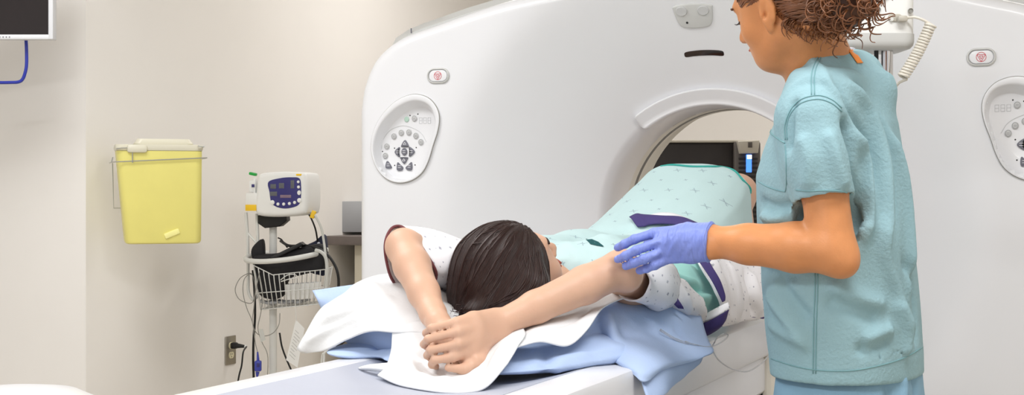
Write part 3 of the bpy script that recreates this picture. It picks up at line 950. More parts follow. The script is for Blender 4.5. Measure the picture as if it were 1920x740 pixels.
# power outlet with plug
oc = on_x(431, 656, WX)
ot = thing('power_outlet', 'steel duplex power outlet low on the cream wall with one plug in it', 'outlet', tuple(oc), math.pi / 2)
MB().box((0, -0.003, 0), (0.074, 0.006, 0.118), 0.003).build('cover_plate', M['steel'], ot)
for s in (1, -1):
    k = MB(); t = np.linspace(0, 2 * math.pi, 24, endpoint=False)
    q = np.stack([0.0165 * np.cos(t), np.clip(0.0165 * np.sin(t), -0.0135, 0.0135)], 1)
    k.prism(q, lambda a, b, d, s=s: (a, -d, b + 0.0195 * s), 0.009, 0.004, 0.001)
    ro = k.build('receptacle', M['ivory'], ot)
    for (a, b) in ((-0.006, 0.004), (0.006, 0.004)):
        MB().box((a, -0.0092, b + 0.0195 * s), (0.002, 0.001, 0.008)).build('blade_slot', M['black'], ro)
    MB().box((0, -0.0092, -0.007 + 0.0195 * s), (0.004, 0.001, 0.004), 0.001).build('ground_slot', M['black'], ro)
pc = thing('power_cable', 'black plug and cord in the upper socket of the wall outlet', 'cable', tuple(oc), math.pi / 2)
k = MB().box((0.003, -0.02, 0.0195), (0.026, 0.026, 0.026), 0.006)
k.tube([(0.003, -0.03, 0.0195), (0.006, -0.05, 0.0185), (0.01, -0.068, 0.017)], [0.011, 0.008, 0.0055], 12)
k.build('plug', M['black'], pc)
MB().tube([(0.010, -0.066, 0.0172), (0.0115, -0.074, 0.016)], 0.0068, 12).build('collar', M['white_plastic'], pc)
cp_ = [np.array((0.0112, -0.073, 0.0162))]
for q, dd in (((456, 660), 0.10), ((453, 685), 0.10), ((448, 705), 0.09), ((444, 735), 0.07), ((446, 780), 0.06)):
    w = on_x(*q, WX + dd); l = w - oc; cp_.append(np.array((l[1], -l[0], l[2])))
cp_.append(np.array((0.1, -0.07, -oc[2] + 0.006))); cp_.append(np.array((0.5, -0.09, -oc[2] + 0.006)))
MB().tube(cp_, 0.0035, 8).build('cord', M['black'], pc)

# counter with a grey box, half hidden behind the scanner
cz_ = on_y(630, 441, 1.75)[2]
x0_ = WX + 0.002; xf = -1.55
cb = thing('base_cabinet', 'cream base cabinet against the left wall behind the vital signs cart', 'cabinet', (-1.9, 2.4, 0))
k = MB().box(((x0_ + xf - 0.06) / 2 + 0.06, 2.55, (cz_ - 0.04) / 2 - .002), (xf - x0_ - 0.14, 1.5, cz_ - 0.046), 0.004); k.build('carcass', M['cabinet'], cb, world=True)
for yy in (2.2, 2.9):
    d_ = MB().box((xf - 0.035, yy, (cz_ - 0.04) / 2 + 0.03), (0.02, 0.68, cz_ - 0.16), 0.004).build('door', M['cabinet'], cb, world=True)
    MB().tube([(xf - 0.02, yy + 0.2, cz_ - 0.25), (xf + 0.0, yy + 0.2, cz_ - 0.25), (xf + 0.0, yy + 0.2, cz_ - 0.15), (xf - 0.02, yy + 0.2, cz_ - 0.15)], 0.004, 8, smooth=False).build('handle', M['steel'], d_, world=True)
k = MB().box(((x0_ + xf) / 2, 2.52, cz_ - 0.022), (xf - x0_, 1.62, 0.042), 0.006)
wt = k.build('worktop', M['counter'], None); tag(wt, 'brown-grey laminate worktop lying on the cream base cabinet', 'worktop')
L = Lo(645, 6.75)
gz = cz_ - 0.001
gb = thing('grey_device', 'plain pale grey metal box standing on the brown-grey worktop', 'box', (L.loc[0], L.loc[1], gz), L.rot)
hh = CAM[2] - (377 - HORIZON) / FPX * L.z - gz
MB().box((L.x(672), 0.06, 0.012 + (hh - 0.012) / 2), (0.23, 0.2, hh - 0.012), 0.004).build('housing', M['grey_box'], gb)
for a in (-0.08, 0.08):
    for b in (0.0, 0.12): MB().lathe([(0.012, 0), (0.014, 0.014)], (L.x(672) + a, b, 0.0), 12).build('foot', M['black'], gb)

# ------------------------------------------------------------------ vital signs cart
L = Lo(512, 5.65)
cart = thing('vital_signs_cart', 'white wheeled pole stand with wire basket beside the left wall', 'cart', L.loc, L.rot)
pr_ = 7.2 * L.z / FPX
MB().lathe([(pr_, 0.09), (pr_, L.h(420))], n=20).build('pole', M['paint_white'], cart)
for k5 in range(5):
    a = 2 * math.pi * k5 / 5 + 0.3; c, s = math.cos(a), math.sin(a)
    lg = MB().tube([(0.02 * c, 0.02 * s, 0.11), (0.12 * c, 0.12 * s, 0.10), (0.26 * c, 0.26 * s, 0.075)], [0.022, 0.019, 0.014], 10).build('leg', M['paint_white'], cart)
    kk = MB().lathe([(0.008, -0.012), (0.028, -0.012), (0.03, -0.008), (0.03, 0.008), (0.028, 0.012), (0.008, 0.012)], n=16, axis=1)
    kk.v[0] = kk.v[0] + np.array((0.26 * c, 0.26 * s, 0.031)); kk.tube([(0.26 * c, 0.26 * s, 0.05), (0.26 * c, 0.26 * s, 0.08)], 0.006, 8, smooth=False)
    kk.build('caster', M['black'], lg)
MB().lathe([(0.03, 0.085), (0.035, 0.09), (0.035, 0.125), (0.02, 0.14)], n=20).build('hub', M['paint_white'], cart)
# black clamp under the monitor
k = MB(); q = np.array([(L.x(487), L.h(403)), (L.x(540), L.h(403)), (L.x(541), L.h(413)), (L.x(528), L.h(424)), (L.x(500), L.h(427)), (L.x(487), L.h(418))])
k.prism(q, lambda a, b, d: (a, -d, b), 0.045, -0.045, 0.005); k.build('clamp', M['black'], cart)
# basket: handle rail and wires
hz = L.h(484)
k = MB().tube([L(*q) + np.array((0, y, 0)) if False else (L.x(q[0]), y, L.h(q[1])) for q, y in (((497, 476), 0.10), ((478, 478), 0.03), ((467, 481), -0.03), ((472, 486), -0.09), ((505, 487), -0.125), ((550, 483), -0.125), ((590, 476), -0.10), ((609, 471), -0.03), ((608, 468), 0.05), ((596, 466), 0.1))], 0.0105, 12)
k.build('handle_rail', M['paint_white'], cart)
def rect_loop(x0, x1, y0, y1, z, dz=0):
    return [(x0, y0, z), (x1, y0, z + dz), (x1, y1, z + dz), (x0, y1, z)]
top_l = dict(x0=L.x(488), x1=L.x(618), y0=-0.11, y1=0.10)
wr = 0.0021
xL0, xR0, xL1, xR1 = L.x(484), L.x(617), L.x(496), L.x(608)
zt0, zt1 = L.h(494), L.h(502); zm0, zm1 = L.h(546), L.h(536); zb0, zb1 = L.h(577), L.h(566)
def wire(name, pts, closed=False):
    MB().tube(pts, wr, 6, smooth=False, closed=closed).build(name, M['paint_white'], cart, auto=False)
wire('basket_wire', [(xL0, 0.10, zt0), (xL0, -0.11, zt0), (L.x(520), -0.11, L.h(512)), (xR0, -0.11, zt1), (xR0, 0.10, zt1), (xL0, 0.10, zt0)])
wire('basket_wire', [(xL0 + 0.008, 0.09, zm0), (xL0 + 0.008, -0.10, zm0), (xR0 - 0.008, -0.10, zm1), (xR0 - 0.008, 0.09, zm1), (xL0 + 0.008, 0.09, zm0)])
wire('basket_wire', [(xL1, 0.075, zb0), (xL1, -0.085, zb0), (xR1, -0.085, zb1), (xR1, 0.075, zb1), (xL1, 0.075, zb0)])
nW = 15
for i in range(nW):
    t = i / (nW - 1)
    a = xL0 + (xR0 - xL0) * t; b = xL1 + (xR1 - xL1) * t
    zt = np.interp(a, [xL0, L.x(520), xR0], [zt0, L.h(512), zt1]); zb = zb0 + (zb1 - zb0) * t
    wire('basket_wire', [(a, -0.11, zt), (a * 0.93 + b * 0.07, -0.105, zt - 0.02), (b, -0.085, zb), (b, 0.075, zb), (a, 0.10, zt0 + (zt1 - zt0) * t)])
for j in range(5):
    y = -0.07 + 0.14 * j / 4
    wire('basket_wire', [(xL0, y * 1.3, zt0), (xL1, y, zb0), (xR1, y, zb1), (xR0, y * 1.3, zt1)])
# upright wire frame at the left
k = MB().tube([(L.x(463), -0.02, L.h(398)), (L.x(466), -0.02, L.h(445)), (L.x(467), -0.02, L.h(520)), (L.x(468), -0.025, L.h(545)), (L.x(476), -0.03, L.h(560)), (L.x(485), -0.03, L.h(553)), (L.x(488), -0.03, L.h(535)), (L.x(487), -0.03, L.h(480)), (L.x(484), -0.03, L.h(400))], 0.0062, 10)
k.tube([(L.x(467), -0.02, L.h(437)), (L.x(484), -0.03, L.h(455))], 0.005, 8)
k.build('cable_hook', M['paint_white'], cart)

# vital signs monitor on top
L2 = Lo(541, 5.60, ground=0.0, turn=math.radians(-14))
bz = L2.h(404); tz = L2.h(322)
vm = thing('vital_signs_monitor', 'white rounded vital signs monitor with navy front panel on top of the cart', 'monitor', (L2.loc[0], L2.loc[1], bz), L2.rot)
L2.g = bz
HH = tz - bz; WW = L2.x(592) - L2.x(490)
body_loop = cr(np.array([(-0.5, 0.12), (-0.49, 0.5), (-0.45, 0.88), (-0.35, 0.97), (0, 1.0), (0.36, 0.98), (0.47, 0.9), (0.5, 0.5), (0.48, 0.14), (0.4, 0.04), (0.0, -0.02), (-0.4, 0.0)]) * (WW, HH), 5, True)
MB().prism(body_loop, lambda a, b, d: (a, -d, b), 0.075, -0.06, 0.018, seg=5, scale=True).build('housing', M['white_plastic'], vm)
F0 = -0.075
def lx(px): return L2.x(px)
def lz(py): return L2.h(py)
pan = cr(np.array([(lx(517), lz(341)), (lx(540), lz(334)), (lx(562), lz(332.5)), (lx(577), lz(335)), (lx(580), lz(352)), (lx(579), lz(374)), (lx(574), lz(384)), (lx(560), lz(389)), (lx(545), lz(390)), (lx(530), lz(386)), (lx(522), lz(377)), (lx(519), lz(360))]), 5, True)
pn = MB().prism(pan, lambda a, b, d: (a, -d, b), 0.0768, 0.07, 0.001).build('display_panel', M['navy_panel'], vm)
for (a, b, c, d, m_) in ((521, 345, 532, 353.5, 'lcd'), (520.5, 359, 534, 367, 'lcd'), (537.5, 343, 547.5, 353, 'lcd'), (560, 338, 567, 353, 'lcd'), (540, 365, 561, 370.5, 'lcd_pink')):
    MB().box((lx((a + c) / 2), F0 - 0.002, lz((b + d) / 2)), (lx(c) - lx(a), 0.002, lz(b) - lz(d)), 0.0005).build('readout', M[m_], pn)
for (a, b, r_) in ((536, 382, .0062), (547, 382, .0062), (558, 381, .0062), (568, 379, .0062), (575, 341, .0055), (575.5, 350.5, .006), (576.5, 361, .0075)):
    k = MB().lathe([(r_ * 0.7, -0.0045), (r_ * 0.95, -0.0035), (r_, -0.001), (r_, 0.003)], n=18, axis=1)
    v = k.v[0]; v[:, 2] *= 1.25 if r_ > .007 else 1.0; k.v[0] = v + np.array((lx(a), F0 - 0.0015, lz(b))); k.build('button', M['white_plastic'], pn)
for (a, b) in ((525, 379), (577, 375)):
    k = MB().lathe([(0.006, -0.004), (0.009, -0.002), (0.009, 0.003)], n=18, axis=1); k.v[0] = k.v[0] + np.array((lx(a), F0 - 0.0015, lz(b))); k.build('corner_button', M['white_plastic'], vm)
MB().box((lx(575), -0.07, lz(328)), (0.022, 0.014, 0.008), 0.003).build('yellow_badge', M['yellow_label'], vm)
MB().box((lx(484), -0.02, lz(377)), (0.058, 0.10, 0.066), 0.006).box((lx(497), 0.0, lz(366)), (0.05, 0.08, 0.08), 0.012).build('thermometer_bay', M['white_plastic'], vm)
MB().box((lx(482), -0.0715, lz(389)), (0.046, 0.003, 0.024), 0.001).build('warning_label', M['yellow_label'], vm)
k = MB().box((lx(479), -0.03, lz(349)), (0.030, 0.03, 0.048), 0.006); k.box((lx(485), -0.045, lz(350)), (0.008, 0.02, 0.07), 0.003)
k.build('thermometer_probe_holder', M['white_plastic'], vm)
k = MB().box((lx(478), -0.032, lz(326)), (0.028, 0.022, 0.011), 0.003, Matrix.Rotation(math.radians(12), 4, 'Y')).build('green_tab', M['green_cap'], vm)
k = MB().box((lx(479.5), -0.046, lz(348)), (0.006, 0.004, 0.012), 0.001).build('blue_mark', M['navy_panel'], vm)
k = MB().box((lx(484.5), -0.057, lz(348)), (0.006, 0.004, 0.012), 0.001).build('blue_mark', M['navy_panel'], vm)
def cart_tube(name, pts, r, m, label, cat, parts=None):
    """a hose or cable in the cart's own frame (pixel, pixel, depth)"""
    t = MB().tube([(L.x(a), y, L.h(b)) for a, b, y in pts], r, 8, sub=5).build(name, m, None)
    t.location = cart.location; t.rotation_euler = cart.rotation_euler
    return tag(t, label, cat)
cart_tube('air_hose', [(574, 393, -0.06), (588, 395, -0.1), (598, 403, -0.11), (609, 425, -0.11), (614, 450, -0.11), (618, 475, -0.125), (622, 510, -0.13), (619, 535, -0.125), (613, 545, -0.12)], 0.0048, M['grey_hose'], 'pale grey hose curving from the right of the vital signs monitor past the basket', 'hose')
k = MB().box((L.x(594), -0.105, L.h(401)), (0.017, 0.02, 0.03), 0.003, Matrix.Rotation(math.radians(20), 4, 'Y')).build('hose_tag', M['yellow_label'], None)
k.location = cart.location; k.rotation_euler = cart.rotation_euler; tag(k, 'small yellow tag wrapped round the pale grey hose of the monitor', 'tag')
cart_tube('black_cable', [(578, 396, -0.03), (586, 410, -0.03), (593, 430, -0.02), (596, 455, 0.0), (598, 470, 0.02)], 0.0034, M['black'], 'thin black cable dropping from under the right side of the vital signs monitor', 'cable')
cart_tube('black_air_hose', [(524, 452, 0.03), (545, 460, -0.03), (575, 459, -0.06), (600, 463, -0.09), (620, 475, -0.1), (634, 495, -0.1), (640, 515, -0.1), (640, 540, -0.09), (637, 570, -0.06)], 0.0058, M['black'], 'thick black hose looping out over the right end of the basket', 'hose')
cart_tube('coiled_hose', [(519, 446, 0.03), (526, 449, 0.02), (533, 456, 0.0), (540, 463, -0.02)], 0.003, M['black'], 'short black hose behind the pole above the basket', 'hose')
cart_tube('white_hose', [(600, 466, -0.13), (612, 470, -0.14), (620, 482, -0.14), (622, 510, -0.14), (620, 545, -0.135)], 0.007, M['grey_hose'], 'thick pale hose hanging over the right end of the handle rail', 'hose')
cart_tube('black_lead', [(478, 505, -0.045), (481, 545, -0.045), (482, 590, -0.045), (479, 640, -0.045), (479, 690, -0.045), (482, 740, -0.045), (488, 800, -0.03)], 0.0048, M['black'], 'thick black lead hanging straight down left of the cart pole', 'cable')
cart_tube('grey_lead', [(478, 512, -0.05), (470, 511, -0.05), (455, 520, -0.055), (446, 540, -0.055), (452, 557, -0.055), (466, 565, -0.055), (478, 564, -0.05), (483, 540, -0.05), (477, 513, -0.055), (464, 520, -0.06), (461, 545, -0.06), (468, 575, -0.06), (478, 600, -0.06), (484, 640, -0.06), (488, 656, -0.06)], 0.0016, M['thin_cable'], 'thin grey lead looped at the left of the cart down to the blue clip', 'cable')
cart_tube('grey_lead', [(497, 505, -0.12), (490, 540, -0.12), (485, 575, -0.11), (482, 600, -0.10), (489, 620, -0.09), (503, 626, -0.07), (518, 620, -0.06), (527, 605, -0.05), (528, 585, -0.04)], 0.0016, M['thin_cable'], 'thin grey lead hanging in a wide loop across the pole under the basket', 'cable')
cart_tube('grey_lead', [(497, 515, -0.115), (503, 545, -0.13), (500, 580, -0.13), (492, 610, -0.1), (498, 635, -0.09), (508, 660, -0.08), (508, 700, -0.08), (504, 760, -0.07)], 0.0016, M['thin_cable'], 'thin grey lead running down in front of the pole past the couch edge', 'cable')
cart_tube('floor_lead', [(522, 625, 0.03), (527, 650, 0.02), (538, 675, 0.0), (552, 700, -0.03), (570, 740, -0.05), (585, 800, -0.05)], 0.0036, M['black'], 'black lead slanting down to the right from behind the cart pole', 'cable')
fp = thing('finger_probe', 'blue finger clip sensor hanging at the end of the looped grey lead', 'sensor', cart.location, L.rot)
k = MB().tube([(L.x(488), -0.06, L.h(656)), (L.x(489), -0.06, L.h(673))], [0.003, 0.006], 10)
k.box((L.x(489), -0.06, L.h(682)), (0.026, 0.022, 0.042), 0.005); k.tube([(L.x(488), -0.06, L.h(693)), (L.x(487), -0.06, L.h(706))], [0.008, 0.002], 8)
k.build('clip', M['blue_probe'], fp)
MB().box((L.x(490), -0.0715, L.h(680)), (0.012, 0.002, 0.016), 0.001).build('pad', M['navy_panel'], fp)
# things lying in the basket
def cart_thing(name, label, cat, group=None):
    return thing(name, label, cat, cart.location, L.rot, group)
t = cart_thing('blood_pressure_cuff', 'large black cuff folded over the front of the basket', 'blood pressure cuff')
k = MB(); q = [(L.x(492), L.h(548)), (L.x(482), L.h(505)), (L.x(484), L.h(478)), (L.x(520), L.h(474)), (L.x(565), L.h(463)), (L.x(610), L.h(458)), (L.x(612), L.h(500)), (L.x(575), L.h(512)), (L.x(545), L.h(522)), (L.x(535), L.h(552)), (L.x(515), L.h(558))]
k.prism(cr(np.array(q), 4, True), lambda a, b, d: (a, -d, b), 0.085, 0.01, 0.012); k.build('cuff', M['black_cloth'], t)
k = MB(); q = [(L.x(516), L.h(479)), (L.x(570), L.h(452)), (L.x(576), L.h(457)), (L.x(528), L.h(481))]
k.prism(np.array(q), lambda a, b, d: (a, -d, b), 0.105, 0.03, 0.004); k.build('flap', M['black'], t)
t = cart_thing('blood_pressure_cuff', 'black cuff rolled against the pole at the left of the basket', 'blood pressure cuff')
k = MB(); q = [(L.x(476), L.h(478)), (L.x(478), L.h(462)), (L.x(496), L.h(447)), (L.x(500), L.h(470)), (L.x(497), L.h(490)), (L.x(484), L.h(492))]
k.prism(cr(np.array(q), 4, True), lambda a, b, d: (a, -d, b), 0.06, 0.025, 0.008); k.build('cuff', M['black_cloth'], t)
t = cart_thing('blood_pressure_cuff', 'navy cuff standing up at the right end of the basket', 'blood pressure cuff')
k = MB(); q = [(L.x(570), L.h(466)), (L.x(590), L.h(452)), (L.x(609), L.h(443)), (L.x(611), L.h(510)), (L.x(596), L.h(515)), (L.x(578), L.h(505))]
k.prism(cr(np.array(q), 4, True), lambda a, b, d: (a, -d, b), 0.0, -0.06, 0.008); k.build('cuff', M['navy_cloth'], t)
k = MB().lathe([(0.006, -0.003), (0.007, 0.0), (0.004, 0.004)], n=12, axis=1); k.v[0] = k.v[0] + np.array((L.x(598), -0.004, L.h(456))); k.build('snap', M['chrome'], t)
t = cart_thing('tissue_box', 'white carton lying at the front right of the basket', 'carton')
Rm = Matrix.Rotation(math.radians(-4), 4, 'Y')
MB().box((L.x(573), -0.055, L.h(543)), (0.135, 0.05, 0.062), 0.003, Rm).build('carton', M['paper'], t)
MB().box((L.x(574), -0.055, L.h(528.5)), (0.10, 0.035, 0.002), 0.001, Rm).build('carton_opening', M['linen'], t)
t = cart_thing('packet_stack', 'crumpled clear wrappers lying on the bottom of the basket', 'wrappers')
g = np.random.default_rng(3)
k = MB()
for i in range(9):
    k.box((L.x(505 + 8 * i), -0.05 + 0.05 * g.random(), L.h(566 - 3 * g.random())), (0.03, 0.06, 0.012), 0.004, Matrix.Rotation(g.uniform(-.4, .4), 4, 'Y') @ Matrix.Rotation(g.uniform(0, 3), 4, 'Z'))
k.build('wrappers', M['grey_box'], t); t['kind'] = 'stuff'
t = cart_thing('hanging_tag', 'white printed card hanging on a string from the basket', 'tag')
MB().tube([(L.x(566), -0.10, L.h(515)), (L.x(561), -0.125, L.h(535)), (L.x(563), -0.12, L.h(575)), (L.x(564), -0.115, L.h(597))], 0.0016, 6).tube([(L.x(535), -0.115, L.h(521)), (L.x(548), -0.12, L.h(512)), (L.x(561), -0.12, L.h(511)), (L.x(566), -0.115, L.h(517)), (L.x(552), -0.12, L.h(519)), (L.x(536), -0.118, L.h(524))], 0.002, 6).build('string', M['paint_white'], t)
q = np.array([(L.x(563), L.h(594)), (L.x(579), L.h(610)), (L.x(566), L.h(682)), (L.x(545), L.h(668))])
MB().prism(q, lambda a, b, d: (a, -d, b), 0.116, 0.1145).build('card', M['paper'], t, smooth=False)
k = MB(); e1 = (q[3] - q[0]); e2 = (q[1] - q[0])
for i in range(9):
    a = q[0] + e1 * (0.22 + 0.075 * i) + e2 * 0.18; b = a + e2 * (0.62 if i % 3 else 0.4)
    k.tube([(a[0], -0.1162, a[1]), (b[0], -0.1162, b[1])], 0.0006, 4, smooth=False)
k.build('printed_lines', M['thin_cable'], t)
t = cart_thing('hanging_tag', 'small grey label hanging on leads left of the pole', 'tag')
q = np.array([(L.x(494), L.h(612)), (L.x(501), L.h(612)), (L.x(506), L.h(632)), (L.x(497), L.h(636))])
MB().prism(q, lambda a, b, d: (a, -d, b), 0.10, 0.098).build('card', M['grey_hose'], t, smooth=False)

# dark knob-ended lever seen under the towel, on a thin white stand
L = Lo(640, 5.2)
kt = thing('foot_stand', 'thin white stand with black knob showing under the white towel', 'stand', L.loc, L.rot)
MB().tube([(L.x(609), 0, L.h(660)), (L.x(601), 0.02, L.h(690)), (L.x(590), 0.05, 0.012)], 0.004, 8).tube([(L.x(609), 0, L.h(660)), (L.x(607), 0, L.h(690)), (L.x(604), -0.05, 0.012)], 0.004, 8).tube([(L.x(609), 0, L.h(660)), (L.x(630), 0, L.h(648))], 0.004, 8).lathe([(0.09, 0.0), (0.09, 0.012), (0.02, 0.016)], (L.x(597), 0, 0), 20).build('stem', M['paint_white'], kt)
MB().tube([(L.x(629), 0, L.h(647)), (L.x(638), 0, L.h(640)), (L.x(646), 0, L.h(634))], [0.006, 0.014, 0.012], 12).build('knob', M['black'], kt)

# dark equipment seen through the bore
L = Lo(1300, 6.3)
eq = thing('equipment_tower', 'dark wide equipment tower with beige top edge and blue lit strip seen through the bore', 'equipment', L.loc, L.rot)
MB().box((L.x(1285), 0.15, L.h(268) / 2), (L.x(1380) - L.x(1190), 0.4, L.h(268)), 0.01).build('dark_cabinet', M['dark_equip'], eq)
MB().box((L.x(1300), 0.15, L.h(265.5)), (L.x(1412) - L.x(1188), 0.42, 0.012), 0.004).build('top_edge', M['beige_equip'], eq)
side = MB().box((L.x(1396), 0.12, L.h(266) / 2), (L.x(1419) - L.x(1370), 0.40, L.h(266)), 0.01).build('side_column', M['mid_equip'], eq)
for i in range(16):
    zc_ = L.h(298 + i * 8.2)
    MB().box((L.x(1397), -0.082, zc_), (L.x(1416) - L.x(1381), 0.012, 0.009), 0.002).build('louvre', M['dark_equip'], side)
q = np.array([(L.x(1375), L.h(266)), (L.x(1416), L.h(264)), (L.x(1413), L.h(288)), (L.x(1380), L.h(289))])
MB().prism(inset(q, 0.0), lambda a, b, d: (a, -d, b), 0.12, 0.06, 0.006).build('display_head', M['beige_equip'], eq)
MB().box((L.x(1398), -0.121, L.h(273)), (0.018, 0.004, 0.024), 0.001).build('head_window', M['mid_equip'], eq)
MB().box((L.x(1397.5), -0.093, L.h(307)), (0.023, 0.016, 0.078), 0.002).build('blue_strip', M['blue_led'], eq)
MB().box((L.x(1398), -0.102, L.h(295)), (0.021, 0.002, 0.018), 0.001).build('bright_window', M['blue_led_hi'], eq)

# white rounded linen hamper in the lower left corner
L = Lo(30, 3.6)
lh = thing('linen_hamper', 'white cloth-topped hamper at the bottom left in front of the cream wall', 'hamper', L.loc, L.rot)
zt = L.h(724)
prof = [(0.19, 0.0), (0.20, 0.02), (0.205, zt - 0.08), (0.20, zt - 0.04), (0.15, zt - 0.012), (0.07, zt - 0.001), (0.0, zt)]
k = MB().lathe(prof[:3], n=40); k.v[0] = k.v[0] * (1.0, 0.8, 1.0); k.build('bag', M['linen'], lh)
k = MB().lathe([(0.212, zt - 0.095), (0.215, zt - 0.07), (0.205, zt - 0.035), (0.15, zt - 0.010), (0.07, zt - 0.001), (0.001, zt)], n=40); k.v[0] = k.v[0] * (1.0, 0.8, 1.0); k.build('lid', M['couch_white'], lh)

# injector head hanging from the ceiling behind the nurse
L = Lo(1650, 3.25)
inj = thing('ceiling_injector', 'white injector unit with grey underside on a ceiling arm behind the nurse', 'injector', L.loc, L.rot)
xa, xb = L.x(1575), L.x(1708)
lo_ = rounded(xb - xa, 0.15, 0.03, 8) + np.array(((xa + xb) / 2, 0.03))
k = MB(); zlo, zhi = L.h(68), L.h(-70)
k.prism(lo_, lambda a, b, d: (a, b, d), zhi, zlo, 0.02); k.build('housing', M['beige_equip'] if False else M['white_plastic'], inj)
k = MB(); k.prism(inset(lo_, -0.002), lambda a, b, d: (a, b, d), L.h(95), L.h(66), 0.018); k.build('underside', M['gantry_dark'], inj)
for a, b in ((1637, 23), (1697, 25)):
    k = MB().lathe([(0.0035, 0.003), (0.0055, 0.0), (0.006, 0.004)], n=14, axis=1); k.v[0] = k.v[0] + np.array((L.x(a), -0.0485, L.h(b))); k.build('screw', M['thin_cable'], inj)
k = MB().prism(rounded(0.032, 0.017, 0.008) + np.array((L.x(1668), L.h(38))), lambda a, b, d: (a, -d, b), 0.049, 0.04, 0.002); so = k.build('socket_plate', M['beige_equip'], inj)
k = MB().lathe([(0.001, -0.003), (0.004, -0.003), (0.005, 0.002)], n=14, axis=1); k.v[0] = k.v[0] + np.array((L.x(1661), -0.049, L.h(41))); k.build('socket', M['paint_white'], so)
for a, b, w_ in ((1628, 0.04, 0.012), (1643, 0.0, 0.005), (1663, 0.0, 0.0135)):
    MB().lathe([(w_, L.h(210)), (w_, L.h(90))], (L.x(a), b, 0), 18).build('post', M['chrome'] if w_ > 0.006 else M['black'], inj)
MB().box((L.x(1640), 0.02, L.h(235)), (0.075, 0.08, 0.07), 0.012).build('lower_block', M['white_plastic'], inj)
MB().tube([(L.x(1600), 0.03, L.h(-60)), (L.x(1600), 0.03, 2.68)], 0.03, 20, smooth=False).build('ceiling_column', M['paint_white'], inj)
MB().tube([(L.x(1575), -0.052, L.h(33)), (L.x(1600), -0.054, L.h(26)), (L.x(1625), -0.053, L.h(14)), (L.x(1650), -0.05, L.h(-3)), (L.x(1662), -0.05, L.h(-14))], 0.006, 8).build('upper_seam_cable', M['grey_hose'], inj)
# coiled cord
pts = []
A_ = np.array((L.x(1730), -0.06, L.h(52))); B_ = np.array((L.x(1681), -0.05, L.h(148)))
mid = (A_ + B_) / 2 + np.array((0.008, 0, -0.003))
N_ = 19 * 10
for i in range(N_ + 1):
    t = i / N_
    c_ = A_ * (1 - t) ** 2 + 2 * mid * t * (1 - t) + B_ * t * t
    T_ = unit((B_ - A_)); n1 = unit(np.cross(T_, (0, 1, 0))); n2 = np.cross(T_, n1); a = 2 * math.pi * i / 10
    pts.append(c_ + 0.0105 * (n1 * math.cos(a) + n2 * math.sin(a)))
pre = [np.array((L.x(1684), -0.05, L.h(40))), np.array((L.x(1700), -0.06, L.h(38))), np.array((L.x(1716), -0.065, L.h(44)))]
post = [np.array((L.x(1680), -0.03, L.h(156))), np.array((L.x(1676), -0.01, L.h(165)))]
k = MB(); v, f = tube(pre + pts + post, 0.0032, 7, sub=2); k.add(v, f)
cc = k.build('coiled_cord', M['couch_cream'], inj); tag(cc, label='cream coiled cord')
k = MB().box((L.x(1679), -0.056, L.h(41)), (0.022, 0.022, 0.014), 0.005).build('cord_plug', M['beige_equip'], inj)

# ================================================================== people
M['skin_patient'] = mat('fair_skin', (211, 170, 145), 0.45, 0.04, 260, 0.035, 14, sss=0.12, spec=0.35)
M['skin_nurse'] = mat('tanned_skin', (211, 142, 91), 0.42, 0.06, 300, 0.06, 30, sss=0.1, spec=0.4)
M['hair_dark'] = mat('dark_brown_hair', (40, 19, 14), 0.42, 0.5, 60, 0.35, 40, spec=0.4, uvbump=True, stretch=(1.0, 0.06, 1))
M['hair_strand'] = mat('dark_brown_strand', (48, 24, 18), 0.4, spec=0.45)
M['hair_curl'] = mat('brown_curl', (128, 78, 44), 0.35, 0, var=0.3, vscale=25, spec=0.6)
M['hair_curl_dark'] = mat('brown_curl_dark', (82, 48, 30), 0.4, 0, var=0.3, vscale=25, spec=0.5)
M['lash'] = mat('eyelash', (40, 28, 30), 0.5)
M['lip'] = mat('lip', (190, 105, 90), 0.4)
M['eye'] = mat('eye_white', (235, 230, 225), 0.15)
M['glove'] = mat('periwinkle_nitrile', (128, 144, 217), 0.42, 0.55, 105, 0.04, 20, spec=0.4, stretch=(1.0, .22, .22))
M['gown_teal'] = mat('teal_gown', (191, 217, 219), 0.85, 0.08, 250, 0.015, 8, pattern=[(stars(0.07, 0.0125, 0.0012, 0.2), (140, 162, 174))])
M['teal_edge'] = mat('teal_edge', (60, 165, 155), 0.85)
M['teal_deep'] = mat('teal_cloth', (165, 222, 216), 0.85, 0.08, 250)
M['robe'] = mat('white_print_gown', (234, 232, 236), 0.85, 0.08, 250, 0.01, 8, pattern=[(squares(0.036, 0.0042), (140, 140, 156)), (squares(0.047, 0.0030, 0.4), (168, 168, 180))])
M['navy_trim'] = mat('navy_trim', (66, 54, 112), 0.8, 0.08, 250)
M['maroon_trim'] = mat('maroon_trim', (112, 58, 62), 0.8)
M['blue_linen'] = mat('blue_linen', (178, 198, 233), 0.85, 0.1, 200, 0.02, 10)

